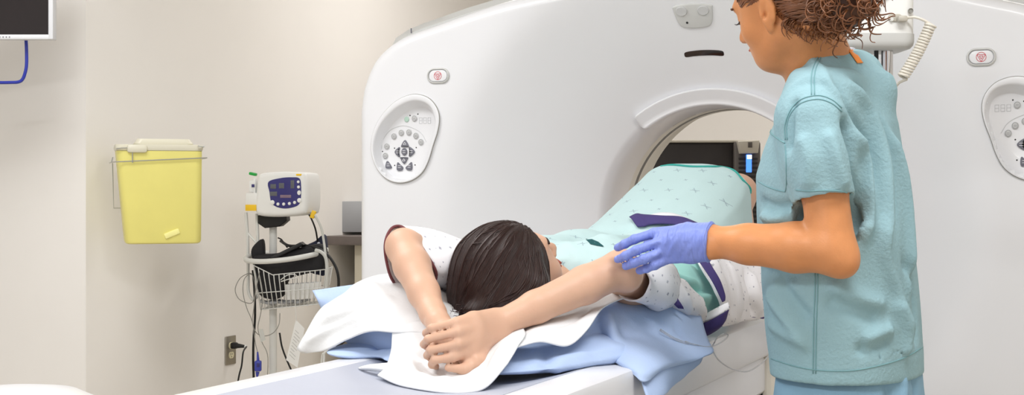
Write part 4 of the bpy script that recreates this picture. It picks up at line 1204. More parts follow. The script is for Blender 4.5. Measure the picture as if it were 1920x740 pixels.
def head_sdf(fd, c, F, U, s=1.0, lift=0.0):
    F = unit(F); U = unit(np.asarray(U, float) - F * (np.asarray(U) @ F)); L = np.cross(U, F)
    ax = (F, U, L)
    p = lambda f, u, l: np.asarray(c) + s * (F * f + U * u + L * l)
    R = lambda *r: np.array(r) * s
    fd.ell(p(-.008, .028, 0), R(.096, .088, .076), ax, 0)
    fd.ell(p(.035, -.035, 0), R(.058, .085, .060), ax, .03 * s)
    fd.cone(p(.03, -.075 + lift, 0), p(.066, -.098 + lift, 0), .036 * s, .022 * s, .03 * s)
    for q in (1, -1):
        fd.cone(p(-.008, -.055, .050 * q), p(.055, -.1 + lift, .018 * q), .018 * s, .015 * s, .03 * s)
        fd.ell(p(.053, -.032, .036 * q), R(.026, .024, .024), ax, .02 * s)
    fd.cone(p(.082, .018, -.03), p(.082, .018, .03), .012 * s, .012 * s, .02 * s)
    for q in (1, -1): fd.ell(p(.098, .0, .033 * q), R(.014, .012, .017), ax, .015 * s, 'sub')
    for q in (1, -1): fd.ell(p(.074, -.002, .032 * q), R(.0135, .012, .0145), ax, .004 * s)
    fd.cone(p(.090, .002, 0), p(.110, -.036, 0), .008 * s, .0115 * s, .012 * s)
    for q in (1, -1): fd.ell(p(.098, -.042, .011 * q), R(.010, .007, .007), ax, .007 * s)
    fd.ell(p(.091, -.062, 0), R(.011, .0055, .022), ax, .007 * s)
    fd.ell(p(.089, -.073, 0), R(.011, .007, .019), ax, .007 * s)
    fd.ell(p(.104, -.0672, 0), R(.008, .0014, .02), ax, .004 * s, 'sub')
    for q in (1, -1):
        tilt = unit(U * 1 - F * .22); fx = unit(F * 1 + U * .22)
        ea = (fx, tilt, L)
        fd.ell(p(-.012, -.010, .076 * q), R(.019, .033, .008), ea, .006 * s)
        fd.ell(p(-.008, -.006, .086 * q), R(.011, .021, .008), ea, .004 * s, 'sub')
        fd.ell(p(-.004, -.014, .082 * q), R(.006, .009, .010), ea, .003 * s, 'sub')
        fd.ell(p(.002, -.012, .078 * q), R(.004, .007, .005), ea, .004 * s)
        fd.ell(p(-.005, -.041, .074 * q), R(.009, .010, .006), ax, .005 * s)
    return p, (F, U, L)

def finger(fd, pts, r0, r1, k=0.004):
    n = len(pts); rad = [r0 + (r1 - r0) * i / (n - 1) for i in range(n)]
    fd.chain(pts, rad, k)
    for i in range(1, n - 1): fd.ell(pts[i], [rad[i] * 1.06] * 3, None, 0.003)

def skin_obj(name, V, Q, m, parent, uv=None):
    return wmesh(name, V, Q, m, parent, uv=uv)

# ------------------------------------------------------------------ the patient
pat = thing('person', 'patient lying on the scanner table with long dark hair and hands clasped above the head', 'person', (0.0, -1.0, TZ))
eL, wL, sL_ = P(757, 462, 2.90), P(812, 588, 2.725), np.array((-0.165, -1.12, 0.90))
eR, wR, sR_ = P(1165, 503, 2.81), P(932, 608, 2.675), np.array((0.19, -1.09, 0.885))
Hc = P(960, 520, 2.935)
Fh, Uh = unit((0.36, 0.58, 0.70)), unit((-0.22, -0.82, 0.55))
HS = 1.06
fd = Field((-0.40, -1.74, 0.72), (0.38, 0.54, 1.20), 0.0036)
ph, hax = head_sdf(fd, Hc, Fh, Uh, HS)
neck0 = ph(-0.03, -0.06, 0); chest = np.array((0.01, -1.03, 0.885))
fd.cone(neck0, chest, .052, .058, .03)
fd.cone(sL_, sR_, .062, .062, .04)
fd.cone((0.0, -1.05, .87), (0.02, -.75, .87), .105, .10, .05, flat=((0, 0, 1), .8))
for q in (-.07, .09): fd.cone((q, -1.0, .87), (q * .9, -.72, .87), .095, .09, .05)
for q in (-.06, .10): fd.cone((q, -.72, .86), (q, -.48, .86), .085, .095, .05)
for (hx, kx, ax_) in ((-.075, -.02, -.05), (.115, .145, .10)):
    fd.chain([(hx, -.48, .87), (kx, -.09, 1.075), (ax_, .30, .80)], [.078, .056, .040], .02)
    fd.ell((kx, -.085, 1.085), (.055, .055, .055), None, .02)
    if kx > .1: fd.ell((kx + .012, -.062, 1.098), (.056, .05, .052), None, .02)
    fd.chain([(ax_, .30, .80), (ax_ * 1.1, .36, .775), (ax_ * 1.3, .47, .772)], [.038, .032, .024], .015)
def arm(fd, s_, e_, w_, r):
    u = unit(e_ - s_); mid = s_ + (e_ - s_) * .5
    fd.chain([s_, mid, e_], [r[0], r[1], r[2]], .02)
    f1 = e_ + (w_ - e_) * .3; f2 = e_ + (w_ - e_) * .7
    fd.chain([e_, f1, f2, w_], [r[2], r[3], r[4], r[5]], .012)
arm(fd, sL_, eL, wL, (.055, .046, .036, .0365, .0305, .0245))
arm(fd, sR_, eR, wR, (.055, .046, .0365, .0365, .031, .0245))
fd.ell(eR + np.array((0.012, 0.006, -0.02)), (.026, .026, .026), None, .02)
# right hand, back towards the viewer, fingers closed over the left wrist
mcR = [(853, 604, 2.585), (858, 622, 2.575), (858, 645, 2.570), (851, 668, 2.570)]
pipR = [(809, 615, 2.575), (803, 635, 2.570), (807, 656, 2.565), (814, 675, 2.565)]
dipR = [(799, 624, 2.600), (795, 645, 2.596), (801, 666, 2.590), (810, 683, 2.588)]
tipR = [(805, 632, 2.622), (802, 652, 2.618), (808, 671, 2.612), (818, 687, 2.604)]
wr_side = unit(P(928, 590, 2.67) - P(940, 630, 2.67))
for i in range(4):
    base = wR + wr_side * (0.012 - 0.009 * i) * 1.1
    m = P(*mcR[i])
    fd.chain([base, base + (m - base) * .55, m], [.0195, .0160, .0098], .009)
    finger(fd, [m, P(*pipR[i]), P(*dipR[i]), P(*tipR[i])], .0084, .0068, .002)
fd.cone(P(890, 625, 2.62), P(880, 655, 2.605), .017, .016, .014)
fd.cone(P(902, 640, 2.63), P(872, 668, 2.60), .016, .013, .014)
# its thumb passes underneath
fd.chain([P(910, 632, 2.655), P(898, 676, 2.60), P(870, 692, 2.575), P(840, 689, 2.57)], [.016, .012, .0098, .0072], .006)
# left hand, mostly behind the right one
pl = P(838, 628, 2.655)
fd.chain([wL, P(822, 605, 2.69), pl, P(858, 655, 2.635)], [.0245, .022, .021, .018], .012)
fd.cone(P(850, 618, 2.665), P(872, 650, 2.64), .017, .014, .012)
for (a, b, c, d) in (((862, 648, 2.62), (880, 664, 2.60), (892, 674, 2.59), (893, 683, 2.586)), ((858, 660, 2.615), (870, 676, 2.595), (878, 684, 2.585), (876, 691, 2.58)),
                     ((848, 664, 2.63), (856, 680, 2.618), (858, 689, 2.612), (852, 695, 2.608)), ((840, 660, 2.632), (846, 676, 2.62), (846, 686, 2.614), (840, 691, 2.610))):
    finger(fd, [P(*a), P(*b), P(*c), P(*d)], .009, .007, .003)
fd.chain([P(822, 604, 2.685), P(806, 628, 2.66), P(806, 645, 2.65), P(816, 660, 2.64)], [.014, .010, .0085, .007], .006)
V, Q = fd.skin(2)
N = normals(V, Q)
pbody = skin_obj('body', V, Q, M['skin_patient'], pat)
# hair: a long smooth fall over the crown, gathered under the head
hf = Field(Hc - .24, Hc + .24, 0.0042)
hp = lambda f, u, l: Hc + HS * (hax[0] * f + hax[1] * u + hax[2] * l)
hf.ell(hp(-.016, .032, 0), (.110, .105, .094), hax, 0)
hf.ell(hp(-.045, -.01, 0), (.078, .085, .080), hax, .03)
hf.cone(P(905, 560, 2.84), P(872, 576, 2.85), .040, .022, .03)
hf.cone(P(960, 575, 2.83), P(882, 584, 2.80), .030, .016, .02)
hf.cone(P(900, 505, 2.90), P(866, 548, 2.87), .045, .022, .04)
hf.cone(P(930, 545, 2.86), P(990, 545, 2.85), .045, .045, .04)
# keep the face clear
hf.ell(hp(.115, -.055, 0), (.085, .118, .075), hax, .012, 'sub')
hf.cone(hp(.06, -.16, 0), hp(.1, -.05, 0), .06, .05, .015, 'sub')
HV, HQ = hf.skin(2); HN = normals(HV, HQ)
crown = hp(.055, .085, .0)
d_ = HV - crown
l_ = d_ @ hax[2]; f_ = d_ @ hax[0]; u_ = d_ @ hax[1]
ang = np.arctan2(l_, -f_ + .02)
bun = P(872, 588, 2.86); fore = hp(.075, .075, -.01); ax_m = unit(bun - fore)
e1_ = unit(np.cross(ax_m, hax[1])); e2_ = np.cross(ax_m, e1_)
rel_ = HV - fore; hv = rel_ @ ax_m
hu = np.arctan2(rel_ @ e1_, rel_ @ e2_) * .11 + .05 * np.sin(hv * 16) * .1
g = np.random.default_rng(5)
disp = np.zeros(len(HV))
for fr, am in ((55, .0012), (110, .0011), (210, .0008), (400, .0005)):
    disp += am * np.sin(hu * fr + g.uniform(0, 6) + 1.5 * np.sin(hv * 9 + g.uniform(0, 6)))
HV = HV + HN * disp[:, None]
hair = skin_obj('hair', HV, HQ, M['hair_dark'], pat, uv=np.stack([hu * 9, hv * 9], 1))
# loose strands lying on the fall
hb = bvh_of(HV, HQ)
k = MB()
for i in range(150):
    a0 = g.uniform(-3.1, 3.1); bend = g.uniform(-.12, .12); t0 = g.uniform(0, .25); t1 = g.uniform(.6, .97)
    pts = []
    for t in np.linspace(t0, t1, 11):
        q = fore + (bun - fore) * t + .13 * math.sin(math.pi * (.08 + .86 * t)) * (e1_ * math.sin(a0 + bend * t) + e2_ * math.cos(a0 + bend * t))
        hit = hb.find_nearest(Vector(q))
        if hit[0] is None: continue
        pts.append(np.array(hit[0]) + np.array(hit[1]) * .0006)
    if len(pts) > 3:
        v, f = tube(pts, [0.0005, 0.0011, 0.0010, 0.0004], 4, sub=2); k.add(v, f)
for i in range(26):
    a = P(g.uniform(862, 910), g.uniform(570, 590), 2.80); pts = [a + np.array((0.02 * t - .03 * t, -.01 * t, -.004 * t)) * 1.5 + g.normal(size=3) * .003 for t in np.linspace(0, 1, 4)]
    v, f = tube(pts, [0.0009, 0.0003], 4, sub=3); k.add(v, f)
k.build('loose_strands', M['hair_strand'], hair, world=True, auto=False)
# lips and lashes
k = MB().tube([hp(.100, -.0645, -.018), hp(.104, -.0635, 0), hp(.100, -.0645, .018)], .003, 8).tube([hp(.097, -.072, -.015), hp(.1015, -.0725, 0), hp(.097, -.072, .015)], .0035, 8)
k.build('lips', M['lip'], pat, world=True)
for q in (1, -1):
    MB().tube([hp(.082, -.006, (.032 + .012 * a) * q) + hax[0] * (-.006 * a * a) + hax[1] * (-.003 * (1 - a * a)) for a in np.linspace(-1, 1, 7)], .0013, 6).build('eyelashes', M['lash'], pat, world=True)
    MB().tube([hp(.092 - .008 * a * a, .021 + .003 * (1 - a * a), (.031 + .016 * a) * q) for a in np.linspace(-1, 1, 7)], .0024, 6).build('eyebrow', M['hair_dark'], pat, world=True)

# teal gown: chest, belly and the tent over the raised knees
gf = Field((-0.30, -1.22, 0.74), (0.38, 0.10, 1.25), 0.0055)
gf.cone((-.075, -1.02, .895), (-.07, -.72, .895), .105, .100, 0)
gf.cone((.10, -1.02, .895), (.105, -.72, .895), .105, .100, .06)
gf.cone((-.12, -1.09, .90), (.17, -1.08, .895), .078, .080, .05)
gf.cone((-.06, -.75, .89), (-.055, -.48, .885), .100, .112, .06)
gf.cone((.11, -.75, .89), (.115, -.48, .885), .100, .112, .06)
gf.chain([(-.075, -.50, .90), (-.03, -.16, 1.095)], [.105, .070], .06)
gf.chain([(.115, -.50, .90), (.150, -.16, 1.085)], [.105, .066], .06)
for t in (.2, .4, .6, .8):
    gf.chain([(-.075 + .19 * t, -.50, .905), (-.03 + .18 * t, -.155, 1.100 - .006 * t)], [.105, .062], .05)
gf.chain([(-.10, -.46, .84), (-.03, -.12, 1.02)], [.10, .055], .06)
gf.chain([(.14, -.46, .84), (.165, -.14, 1.0)], [.10, .05], .06)
gf.cut((0, -.105, 1.0), (0.05, 1, .1))
GV, GQ = gf.skin(3)
guv = np.stack([GV[:, 0] + .25 * (GV[:, 2] - .9), (GV[:, 1] * .85 + GV[:, 2] * .55)], 1)
GN = normals(GV, GQ)
gb0 = bvh_of(GV, GQ)
sg = lambda *pp: [snap(gb0, *q) for q in pp]
folds = [(sg((1130, 420), (1180, 380), (1225, 330)), .016, .004), (sg((1180, 425), (1260, 380), (1330, 330)), .02, .0035),
         (sg((1120, 432), (1180, 428), (1260, 432), (1330, 428)), .014, -.006), (sg((1090, 436), (1140, 445), (1200, 440)), .012, .005),
         (sg((1350, 420), (1385, 380), (1400, 340)), .016, .004), (sg((1050, 450), (1075, 470), (1085, 500)), .012, .004), (sg((1075, 445), (1110, 470), (1130, 490)), .012, -.004)]
GV = GV + GN * (wrinkle(GV, 16, 3) * .0016 + fold_field(GV, folds))[:, None]
gown = skin_obj('teal_gown', GV, GQ, M['gown_teal'], pat, uv=guv)
tag(gown, label='pale teal gown printed with small grey stars over belly and raised knees')
gb = bvh_of(GV, GQ)
# teal hem along the far edge of the tent and down the right knee
hem = [snap(gb, a, b, .002) for a, b in ((1238, 309), (1262, 310), (1300, 313), (1340, 313), (1362, 311), (1378, 322), (1392, 338), (1405, 352), (1414, 362))]
MB().tube(hem, .0028, 8).build('gown_hem', M['teal_edge'], gown, world=True)
# dark neck slit
s0 = [snap(gb, a, b, .0015) for a, b in ((1098, 448), (1110, 449), (1122, 454), (1132, 462))]
s1 = [snap(gb, a, b, .0015) for a, b in ((1099, 450), (1107, 458), (1120, 461), (1131, 463))]
V_ = s0 + s1; MB().add(V_, [(i, i + 1, 5 + i, 4 + i) for i in range(3)]).build('neck_opening', mat('dark_teal', (14, 78, 82), 0.9), gown, world=True, smooth=False)

# white printed gown: sleeves
def ringloft(name, rings, m, parent, sub=7, amp=.003, freq=26, seed=2, thick=.003, folds=()):
    R_ = np.stack([cr(np.array([np.asarray(q) for q in r]), 6, True) for r in rings])
    B = np.stack([cr(R_[:, j], sub) for j in range(R_.shape[1])], 1)
    nu, nv = B.shape[:2]
    N = np.cross(np.gradient(B, axis=0), (np.roll(B, -1, 1) - np.roll(B, 1, 1))); N /= np.linalg.norm(N, axis=2)[..., None] + 1e-12
    Vv = B.reshape(-1, 3); Nn = N.reshape(-1, 3)
    Vv = Vv + Nn * (wrinkle(Vv, freq, seed) * amp + fold_field(Vv, folds))[:, None]
    F = [(i * nv + j, i * nv + (j + 1) % nv, (i + 1) * nv + (j + 1) % nv, (i + 1) * nv + j) for i in range(nu - 1) for j in range(nv)]
    su = np.concatenate([[0], np.cumsum(np.linalg.norm(np.diff(B[:, 0], axis=0), axis=1))])
    sv = np.linspace(0, np.linalg.norm(np.diff(B[nu // 2], axis=0), axis=1).sum(), nv)
    uv = np.stack(np.meshgrid(su, sv, indexing='ij'), -1).reshape(-1, 2)
    o = wmesh(name, Vv, F, m, parent, uv=uv)
    s = o.modifiers.new('thickness', 'SOLIDIFY'); s.thickness = thick; s.offset = 0
    return o, Vv.reshape(nu, nv, 3)
ra = [P(*q) for q in ((738, 528, 2.93), (725, 490, 2.91), (722, 455, 2.91), (732, 428, 2.93), (752, 423, 2.94), (778, 444, 2.90), (801, 478, 2.865), (818, 515, 2.87), (802, 545, 2.95), (765, 550, 2.99))]
rb = [P(*q) for q in ((790, 545, 3.03), (772, 505, 3.01), (765, 465, 3.00), (775, 437, 3.02), (805, 430, 3.02), (838, 446, 2.97), (862, 476, 2.91), (868, 515, 2.91), (850, 550, 2.97), (815, 560, 3.06))]
rc2 = [P(*q) for q in ((840, 555, 3.10), (830, 520, 3.09), (830, 485, 3.08), (845, 462, 3.08), (868, 452, 3.08), (893, 468, 3.04), (912, 496, 3.01), (918, 530, 3.01), (905, 560, 3.09), (870, 565, 3.12))]
rd = [P(*q) for q in ((880, 560, 3.20), (875, 530, 3.19), (880, 500, 3.18), (895, 482, 3.18), (920, 472, 3.18), (945, 480, 3.17), (960, 505, 3.16), (962, 535, 3.16), (950, 560, 3.19), (920, 568, 3.22))]
fl = [([P(760, 440, 2.93), P(800, 455, 2.97), P(850, 470, 3.0)], .010, .006), ([P(790, 470, 2.93), P(830, 490, 2.97), P(870, 500, 3.0)], .010, -.006), ([P(800, 440, 2.99), P(830, 460, 2.99), P(850, 495, 2.99)], .009, .006)]
sleeve, SV = ringloft('printed_gown_sleeve', [ra, rb, rc2, rd], M['robe'], pat, amp=.0028, folds=fl, seed=8)
tag(sleeve, label='white printed sleeve round the left upper arm')
MB().tube(SV[0], .0032, 6, smooth=False, closed=True).build('sleeve_hem', M['maroon_trim'], sleeve, world=True)
ra = [P(*q) for q in ((1180, 560, 2.85), (1160, 552, 2.87), (1148, 528, 2.90), (1156, 503, 2.91), (1180, 494, 2.90), (1208, 499, 2.87), (1219, 522, 2.83), (1212, 548, 2.825), (1197, 560, 2.84))]
rb = [P(*q) for q in ((1215, 574, 2.95), (1195, 552, 2.95), (1190, 524, 2.95), (1198, 500, 2.97), (1222, 490, 2.99), (1250, 500, 2.97), (1260, 528, 2.94), (1256, 560, 2.93), (1236, 577, 2.94))]
rc2 = [P(*q) for q in ((1225, 580, 3.06), (1205, 555, 3.06), (1200, 525, 3.07), (1208, 498, 3.08), (1232, 486, 3.10), (1262, 496, 3.09), (1276, 528, 3.06), (1272, 562, 3.04), (1250, 582, 3.05))]
sleeve2, SV2 = ringloft('printed_gown_sleeve', [ra, rb, rc2], M['robe'], pat, amp=.0045, freq=40, seed=12, folds=[([P(1195, 545, 2.87), P(1225, 540, 2.9), P(1262, 520, 3.0)], .008, .010), ([P(1200, 520, 2.88), P(1230, 512, 2.94), P(1265, 505, 3.05)], .008, -.009), ([P(1200, 560, 2.87), P(1235, 562, 2.92), P(1265, 560, 3.0)], .008, -.008)])
# white printed gown: side panels heaped on the right of the body
side = patch('printed_gown_side', [[P(*q) for q in r] for r in (
    ((1296, 470, 3.32), (1330, 470, 3.34), (1362, 474, 3.42), (1395, 484, 3.52), (1440, 500, 3.62), (1480, 500, 3.72)),
    ((1318, 505, 3.24), (1345, 508, 3.26), (1372, 512, 3.36), (1402, 520, 3.46), (1440, 530, 3.56), (1480, 530, 3.66)),
    ((1338, 545, 3.22), (1355, 548, 3.22), (1382, 550, 3.34), (1408, 556, 3.42), (1442, 560, 3.54), (1480, 560, 3.64)),
    ((1352, 582, 3.22), (1362, 592, 3.24), (1385, 596, 3.34), (1412, 592, 3.46), (1445, 590, 3.56), (1480, 585, 3.66)),
    ((1330, 612, 3.26), (1358, 612, 3.28), (1385, 604, 3.38), (1414, 598, 3.50), (1445, 594, 3.60), (1480, 590, 3.70)))],
    M['robe'], pat, sub=9, amp=.004, freq=22, seed=21,
    folds=[([P(1372, 490, 3.38), P(1382, 540, 3.34), P(1388, 596, 3.34)], .012, .014), ([P(1352, 490, 3.32), P(1365, 540, 3.29), P(1372, 590, 3.28)], .010, -.012), ([P(1398, 500, 3.48), P(1402, 550, 3.42), P(1412, 590, 3.46)], .011, -.014), ([P(1412, 510, 3.5), P(1418, 550, 3.46), P(1424, 590, 3.5)], .012, .012)])
tag(side, label='white printed gown panel heaped on the right of the body')
navy = patch('navy_trim', [[P(*q) for q in r] for r in (
    ((1300, 474, 3.235), (1320, 474, 3.24)), ((1318, 500, 3.205), (1334, 498, 3.21)), ((1336, 528, 3.185), (1350, 525, 3.19)), ((1350, 556, 3.18), (1359, 551, 3.185)), ((1355, 566, 3.18), (1359, 563, 3.185)))], M['navy_trim'], side, sub=6, thick=.003)
strip = patch('folded_edge', [[P(*q) for q in r] for r in (
    ((1310, 597, 3.20), (1330, 585, 3.18), (1350, 574, 3.17), (1366, 566, 3.18)),
    ((1314, 606, 3.17), (1332, 596, 3.15), (1352, 586, 3.14), (1368, 578, 3.16)),
    ((1318, 614, 3.19), (1336, 604, 3.17), (1354, 593, 3.16), (1366, 583, 3.18)))], M['robe'], side, sub=7, amp=.002, freq=40)
nv2 = patch('navy_trim', [[P(*q) for q in r] for r in (
    ((1312, 608, 3.165), (1332, 600, 3.15), (1352, 589, 3.14), (1366, 580, 3.155)),
    ((1316, 622, 3.16), (1336, 616, 3.15), (1354, 606, 3.145), (1362, 594, 3.155)),
    ((1318, 632, 3.17), (1334, 624, 3.165), (1350, 613, 3.165), (1360, 600, 3.17)))], M['navy_trim'], side, sub=6)
nv3 = patch('navy_trim', [[P(*q) for q in r] for r in (
    ((1395, 588, 3.42), (1412, 585, 3.48), (1432, 586, 3.54)), ((1392, 596, 3.40), (1412, 595, 3.46), (1432, 597, 3.52)))], M['navy_trim'], side, sub=6)
left = patch('printed_gown_fold', [[P(*q) for q in r] for r in (
    ((1240, 505, 3.10), (1262, 515, 3.09), (1285, 525, 3.10), (1302, 545, 3.12), (1318, 560, 3.16)),
    ((1244, 530, 3.04), (1262, 538, 3.03), (1284, 548, 3.04), (1303, 562, 3.07), (1320, 572, 3.12)),
    ((1246, 556, 3.02), (1262, 562, 3.01), (1282, 572, 3.02), (1302, 580, 3.06), (1322, 586, 3.12)),
    ((1240, 580, 3.06), (1258, 585, 3.05), (1280, 592, 3.06), (1302, 598, 3.10), (1320, 600, 3.16)))], M['robe'], pat, sub=8, amp=.004, freq=34, seed=31,
    folds=[([P(1270, 520, 3.06), P(1285, 550, 3.03), P(1290, 590, 3.05)], .009, .010)])
tag(left, label='white printed gown fold below the gloved hand')
patch('navy_trim', [[P(*q) for q in r] for r in (
    ((1253, 536, 3.005), (1264, 540, 3.00)), ((1250, 552, 2.995), (1270, 558, 2.99)), ((1262, 568, 2.985), (1279, 572, 2.985)), ((1272, 577, 2.99), (1282, 578, 2.99)))], M['navy_trim'], left, sub=6)
inner_t = patch('teal_gown_side', [[P(*q) for q in r] for r in (
    ((1225, 470, 3.26), (1260, 470, 3.30), (1295, 475, 3.34), (1335, 490, 3.36)),
    ((1235, 500, 3.17), (1265, 500, 3.19), (1300, 508, 3.24), (1340, 520, 3.30)),
    ((1258, 528, 3.14), (1285, 530, 3.15), (1312, 535, 3.22), (1345, 545, 3.28)),
    ((1280, 555, 3.16), (1302, 558, 3.17), (1325, 562, 3.22), (1350, 570, 3.28)),
    ((1290, 580, 3.2), (1310, 580, 3.2), (1330, 580, 3.25), (1350, 585, 3.3)))], M['teal_deep'], pat, sub=8, amp=.003, freq=30, seed=41,
    folds=[([P(1250, 515, 3.15), P(1290, 530, 3.16), P(1330, 525, 3.24)], .009, .016), ([P(1265, 535, 3.14), P(1300, 545, 3.17), P(1335, 545, 3.24)], .008, -.014), ([P(1280, 553, 3.15), P(1310, 556, 3.18), P(1335, 556, 3.24)], .009, .014)])
# navy tie lying across the belly
tie = patch('waist_tie', [[snap(gb, a, b, l) for a, b, l in r] for r in (
    ((1181, 411, .006), (1186, 416, .008), (1196, 428, .005)), ((1196, 409, .012), (1201, 417, .014), (1210, 428, .008)), ((1207, 409, .010), (1212, 417, .014), (1220, 425, .008)),
    ((1240, 414, .014), (1242, 419, .018), (1245, 426, .012)), ((1275, 420, .02), (1277, 426, .02), (1278, 432, .014)), ((1305, 432, .02), (1307, 438, .02), (1308, 444, .014)))], M['navy_trim'], pat, sub=6, amp=.001)
patch('printed_gown_corner', [[snap(gb, a, b, l) for a, b, l in r] for r in (
    ((1208, 409, .004), (1235, 405, .008), (1262, 406, .008), (1290, 414, .006)), ((1212, 412, .008), (1238, 411, .014), (1265, 414, .014), (1295, 424, .01)), ((1218, 420, .006), (1240, 420, .01), (1270, 426, .012), (1300, 436, .008)))], M['robe'], pat, sub=6, amp=.001)

# ================================================================== pillow and sheets
pf = Field((-0.46, -1.86, 0.72), (0.36, -0.98, 0.96), 0.006)
a_ = math.radians(-25)
Fv = (-math.sin(a_), math.cos(a_)); Lv = (math.cos(a_), math.sin(a_))
zs = [.764, .775, .80, .84, .862, .874]
pf.column(zs, [.04] * 6, [-1.40] * 6, [.21, .235, .25, .235, .19, .12], [.165, .19, .205, .19, .15, .08], Fv, Lv, .02, 3.2)
pf.ell(P(690, 640, 2.90), (.085, .09, .045), None, .05)
pf.cone((.12, -1.30, .825), (.17, -1.18, .825), .055, .055, .05)
PV, PQ = pf.skin(3)
hs_ = np.interp(PV[:, 1], [-1.80, -1.70, -1.55, -1.38, -1.2], [.18, .19, .27, .46, .66])
PV[:, 2] = TZ + (PV[:, 2] - TZ) * hs_; PN = normals(PV, PQ)
pb0 = bvh_of(PV, PQ)
pff = [([snap(pb0, *q) for q in ((1010, 700), (1025, 680), (1015, 655))], .012, -.006), ([snap(pb0, *q) for q in ((1035, 695), (1060, 675), (1110, 665))], .012, .005), ([snap(pb0, *q) for q in ((700, 655), (715, 645), (730, 640))], .010, -.005)]
PV = PV + PN * (wrinkle(PV, 15, 6) * .003 + fold_field(PV, pff))[:, None]
pil = thing('pillow', 'pale blue pillow under the patient\'s head on the scanner table', 'pillow', (-0.035, -1.41, TZ))
skin_obj('cushion', PV, PQ, M['blue_linen'], pil)
bs = thing('blue_sheet', 'pale blue sheet with a crumpled corner hanging off the right table edge', 'sheet', (0.3, -1.25, TZ))
rows = (((1128, 566, 2.92), (1150, 553, 2.95), (1182, 550, 2.98), (1222, 558, 3.02), (1268, 570, 3.06), (1313, 591, 3.10)),
        ((1112, 592, 2.86), (1140, 582, 2.86), (1180, 582, 2.89), (1225, 588, 2.95), (1272, 598, 3.00), (1320, 616, 3.06)),
        ((1100, 622, 2.83), (1135, 618, 2.81), (1178, 616, 2.83), (1226, 620, 2.89), (1276, 628, 2.95), (1328, 640, 3.02)),
        ((1096, 648, 2.83), (1138, 650, 2.80), (1180, 650, 2.76), (1228, 652, 2.79), (1280, 656, 2.86), (1337, 660, 2.95)),
        ((1100, 668, 2.81), (1145, 672, 2.745), (1180, 684, 2.695), (1216, 692, 2.69), (1262, 678, 2.78), (1322, 668, 2.90)),
        ((1108, 674, 2.82), (1150, 677, 2.75), (1184, 698, 2.685), (1208, 716, 2.665), (1240, 694, 2.74), (1304, 676, 2.86)))
patch('draped_top', [[P(*q) for q in r] for r in rows], M['blue_linen'], bs, sub=9, thick=.003, amp=.0018, freq=20, seed=51,
      folds=[([P(1118, 605, 2.84), P(1128, 630, 2.81), P(1160, 672, 2.80), P(1186, 700, 2.76)], .013, -.016),
             ([P(1135, 585, 2.86), P(1148, 625, 2.81), P(1172, 670, 2.77), P(1200, 706, 2.76)], .012, .015),
             ([P(1150, 600, 2.86), P(1170, 640, 2.8), P(1196, 690, 2.77)], .010, -.010),
             ([P(1215, 600, 2.93), P(1228, 640, 2.88), P(1236, 680, 2.86)], .012, .006), ([P(1262, 600, 2.98), P(1280, 640, 2.94), P(1296, 670, 2.94)], .010, -.006)])
rows = (((1198, 694, 2.70), (1236, 684, 2.75), (1280, 672, 2.83), (1318, 668, 2.90)),
        ((1202, 714, 2.68), (1240, 706, 2.74), (1278, 694, 2.82), (1312, 680, 2.90)),
        ((1208, 735, 2.66), (1240, 728, 2.72), (1268, 714, 2.80), (1302, 690, 2.88)),
        ((1216, 754, 2.65), (1236, 744, 2.70), (1260, 726, 2.78), (1290, 700, 2.87)))
patch('hanging_corner', [[P(*q) for q in r] for r in rows], M['blue_linen'], bs, sub=8, amp=.003, freq=30, seed=52,
      folds=[([P(1240, 684, 2.88), P(1238, 712, 2.86), P(1225, 745, 2.81)], .010, .010), ([P(1270, 676, 2.92), P(1256, 705, 2.9), P(1240, 735, 2.84)], .009, -.010)])
patch('far_flap', [[P(*q) for q in r] for r in (((586, 545, 3.02), (618, 540, 3.0), (655, 535, 2.99), (700, 530, 2.99)), ((594, 560, 2.99), (625, 558, 2.98), (660, 556, 2.97), (705, 555, 2.97)), ((604, 580, 2.99), (635, 590, 2.96), (670, 600, 2.95), (710, 605, 2.95)))], M['blue_linen'], bs, sub=7, amp=.002)

patch('near_flap', [[P(*q) for q in r] for r in (((628, 618, 2.95), (688, 606, 2.88), (745, 610, 2.83)), ((648, 640, 2.935), (698, 636, 2.87), (745, 642, 2.815)), ((684, 662, 2.90), (716, 666, 2.865), (745, 672, 2.83)), ((704, 672, 2.90), (725, 676, 2.87), (745, 682, 2.84)))], M['blue_linen'], bs, sub=7, amp=.002)
ws = thing('white_sheet', 'thin white sheet spread over the blue pillow under the patient\'s hands', 'sheet', (-0.05, -1.45, TZ + .09))
rows = (((563, 640, 2.97), (600, 580, 2.98), (648, 544, 2.99), (698, 519, 2.99), (738, 514, 3.0), (795, 520, 3.03), (860, 540, 3.05)),
        ((557, 652, 2.95), (602, 604, 2.92), (652, 570, 2.91), (704, 544, 2.90), (745, 540, 2.90), (800, 550, 2.90), (862, 560, 2.92)),
        ((562, 659, 2.94), (606, 630, 2.90), (655, 602, 2.87), (708, 580, 2.84), (748, 578, 2.82), (802, 585, 2.81), (860, 590, 2.82)),
        ((574, 662, 2.94), (610, 656, 2.88), (655, 634, 2.84), (694, 620, 2.79), (738, 622, 2.75), (795, 622, 2.73), (855, 625, 2.72)))
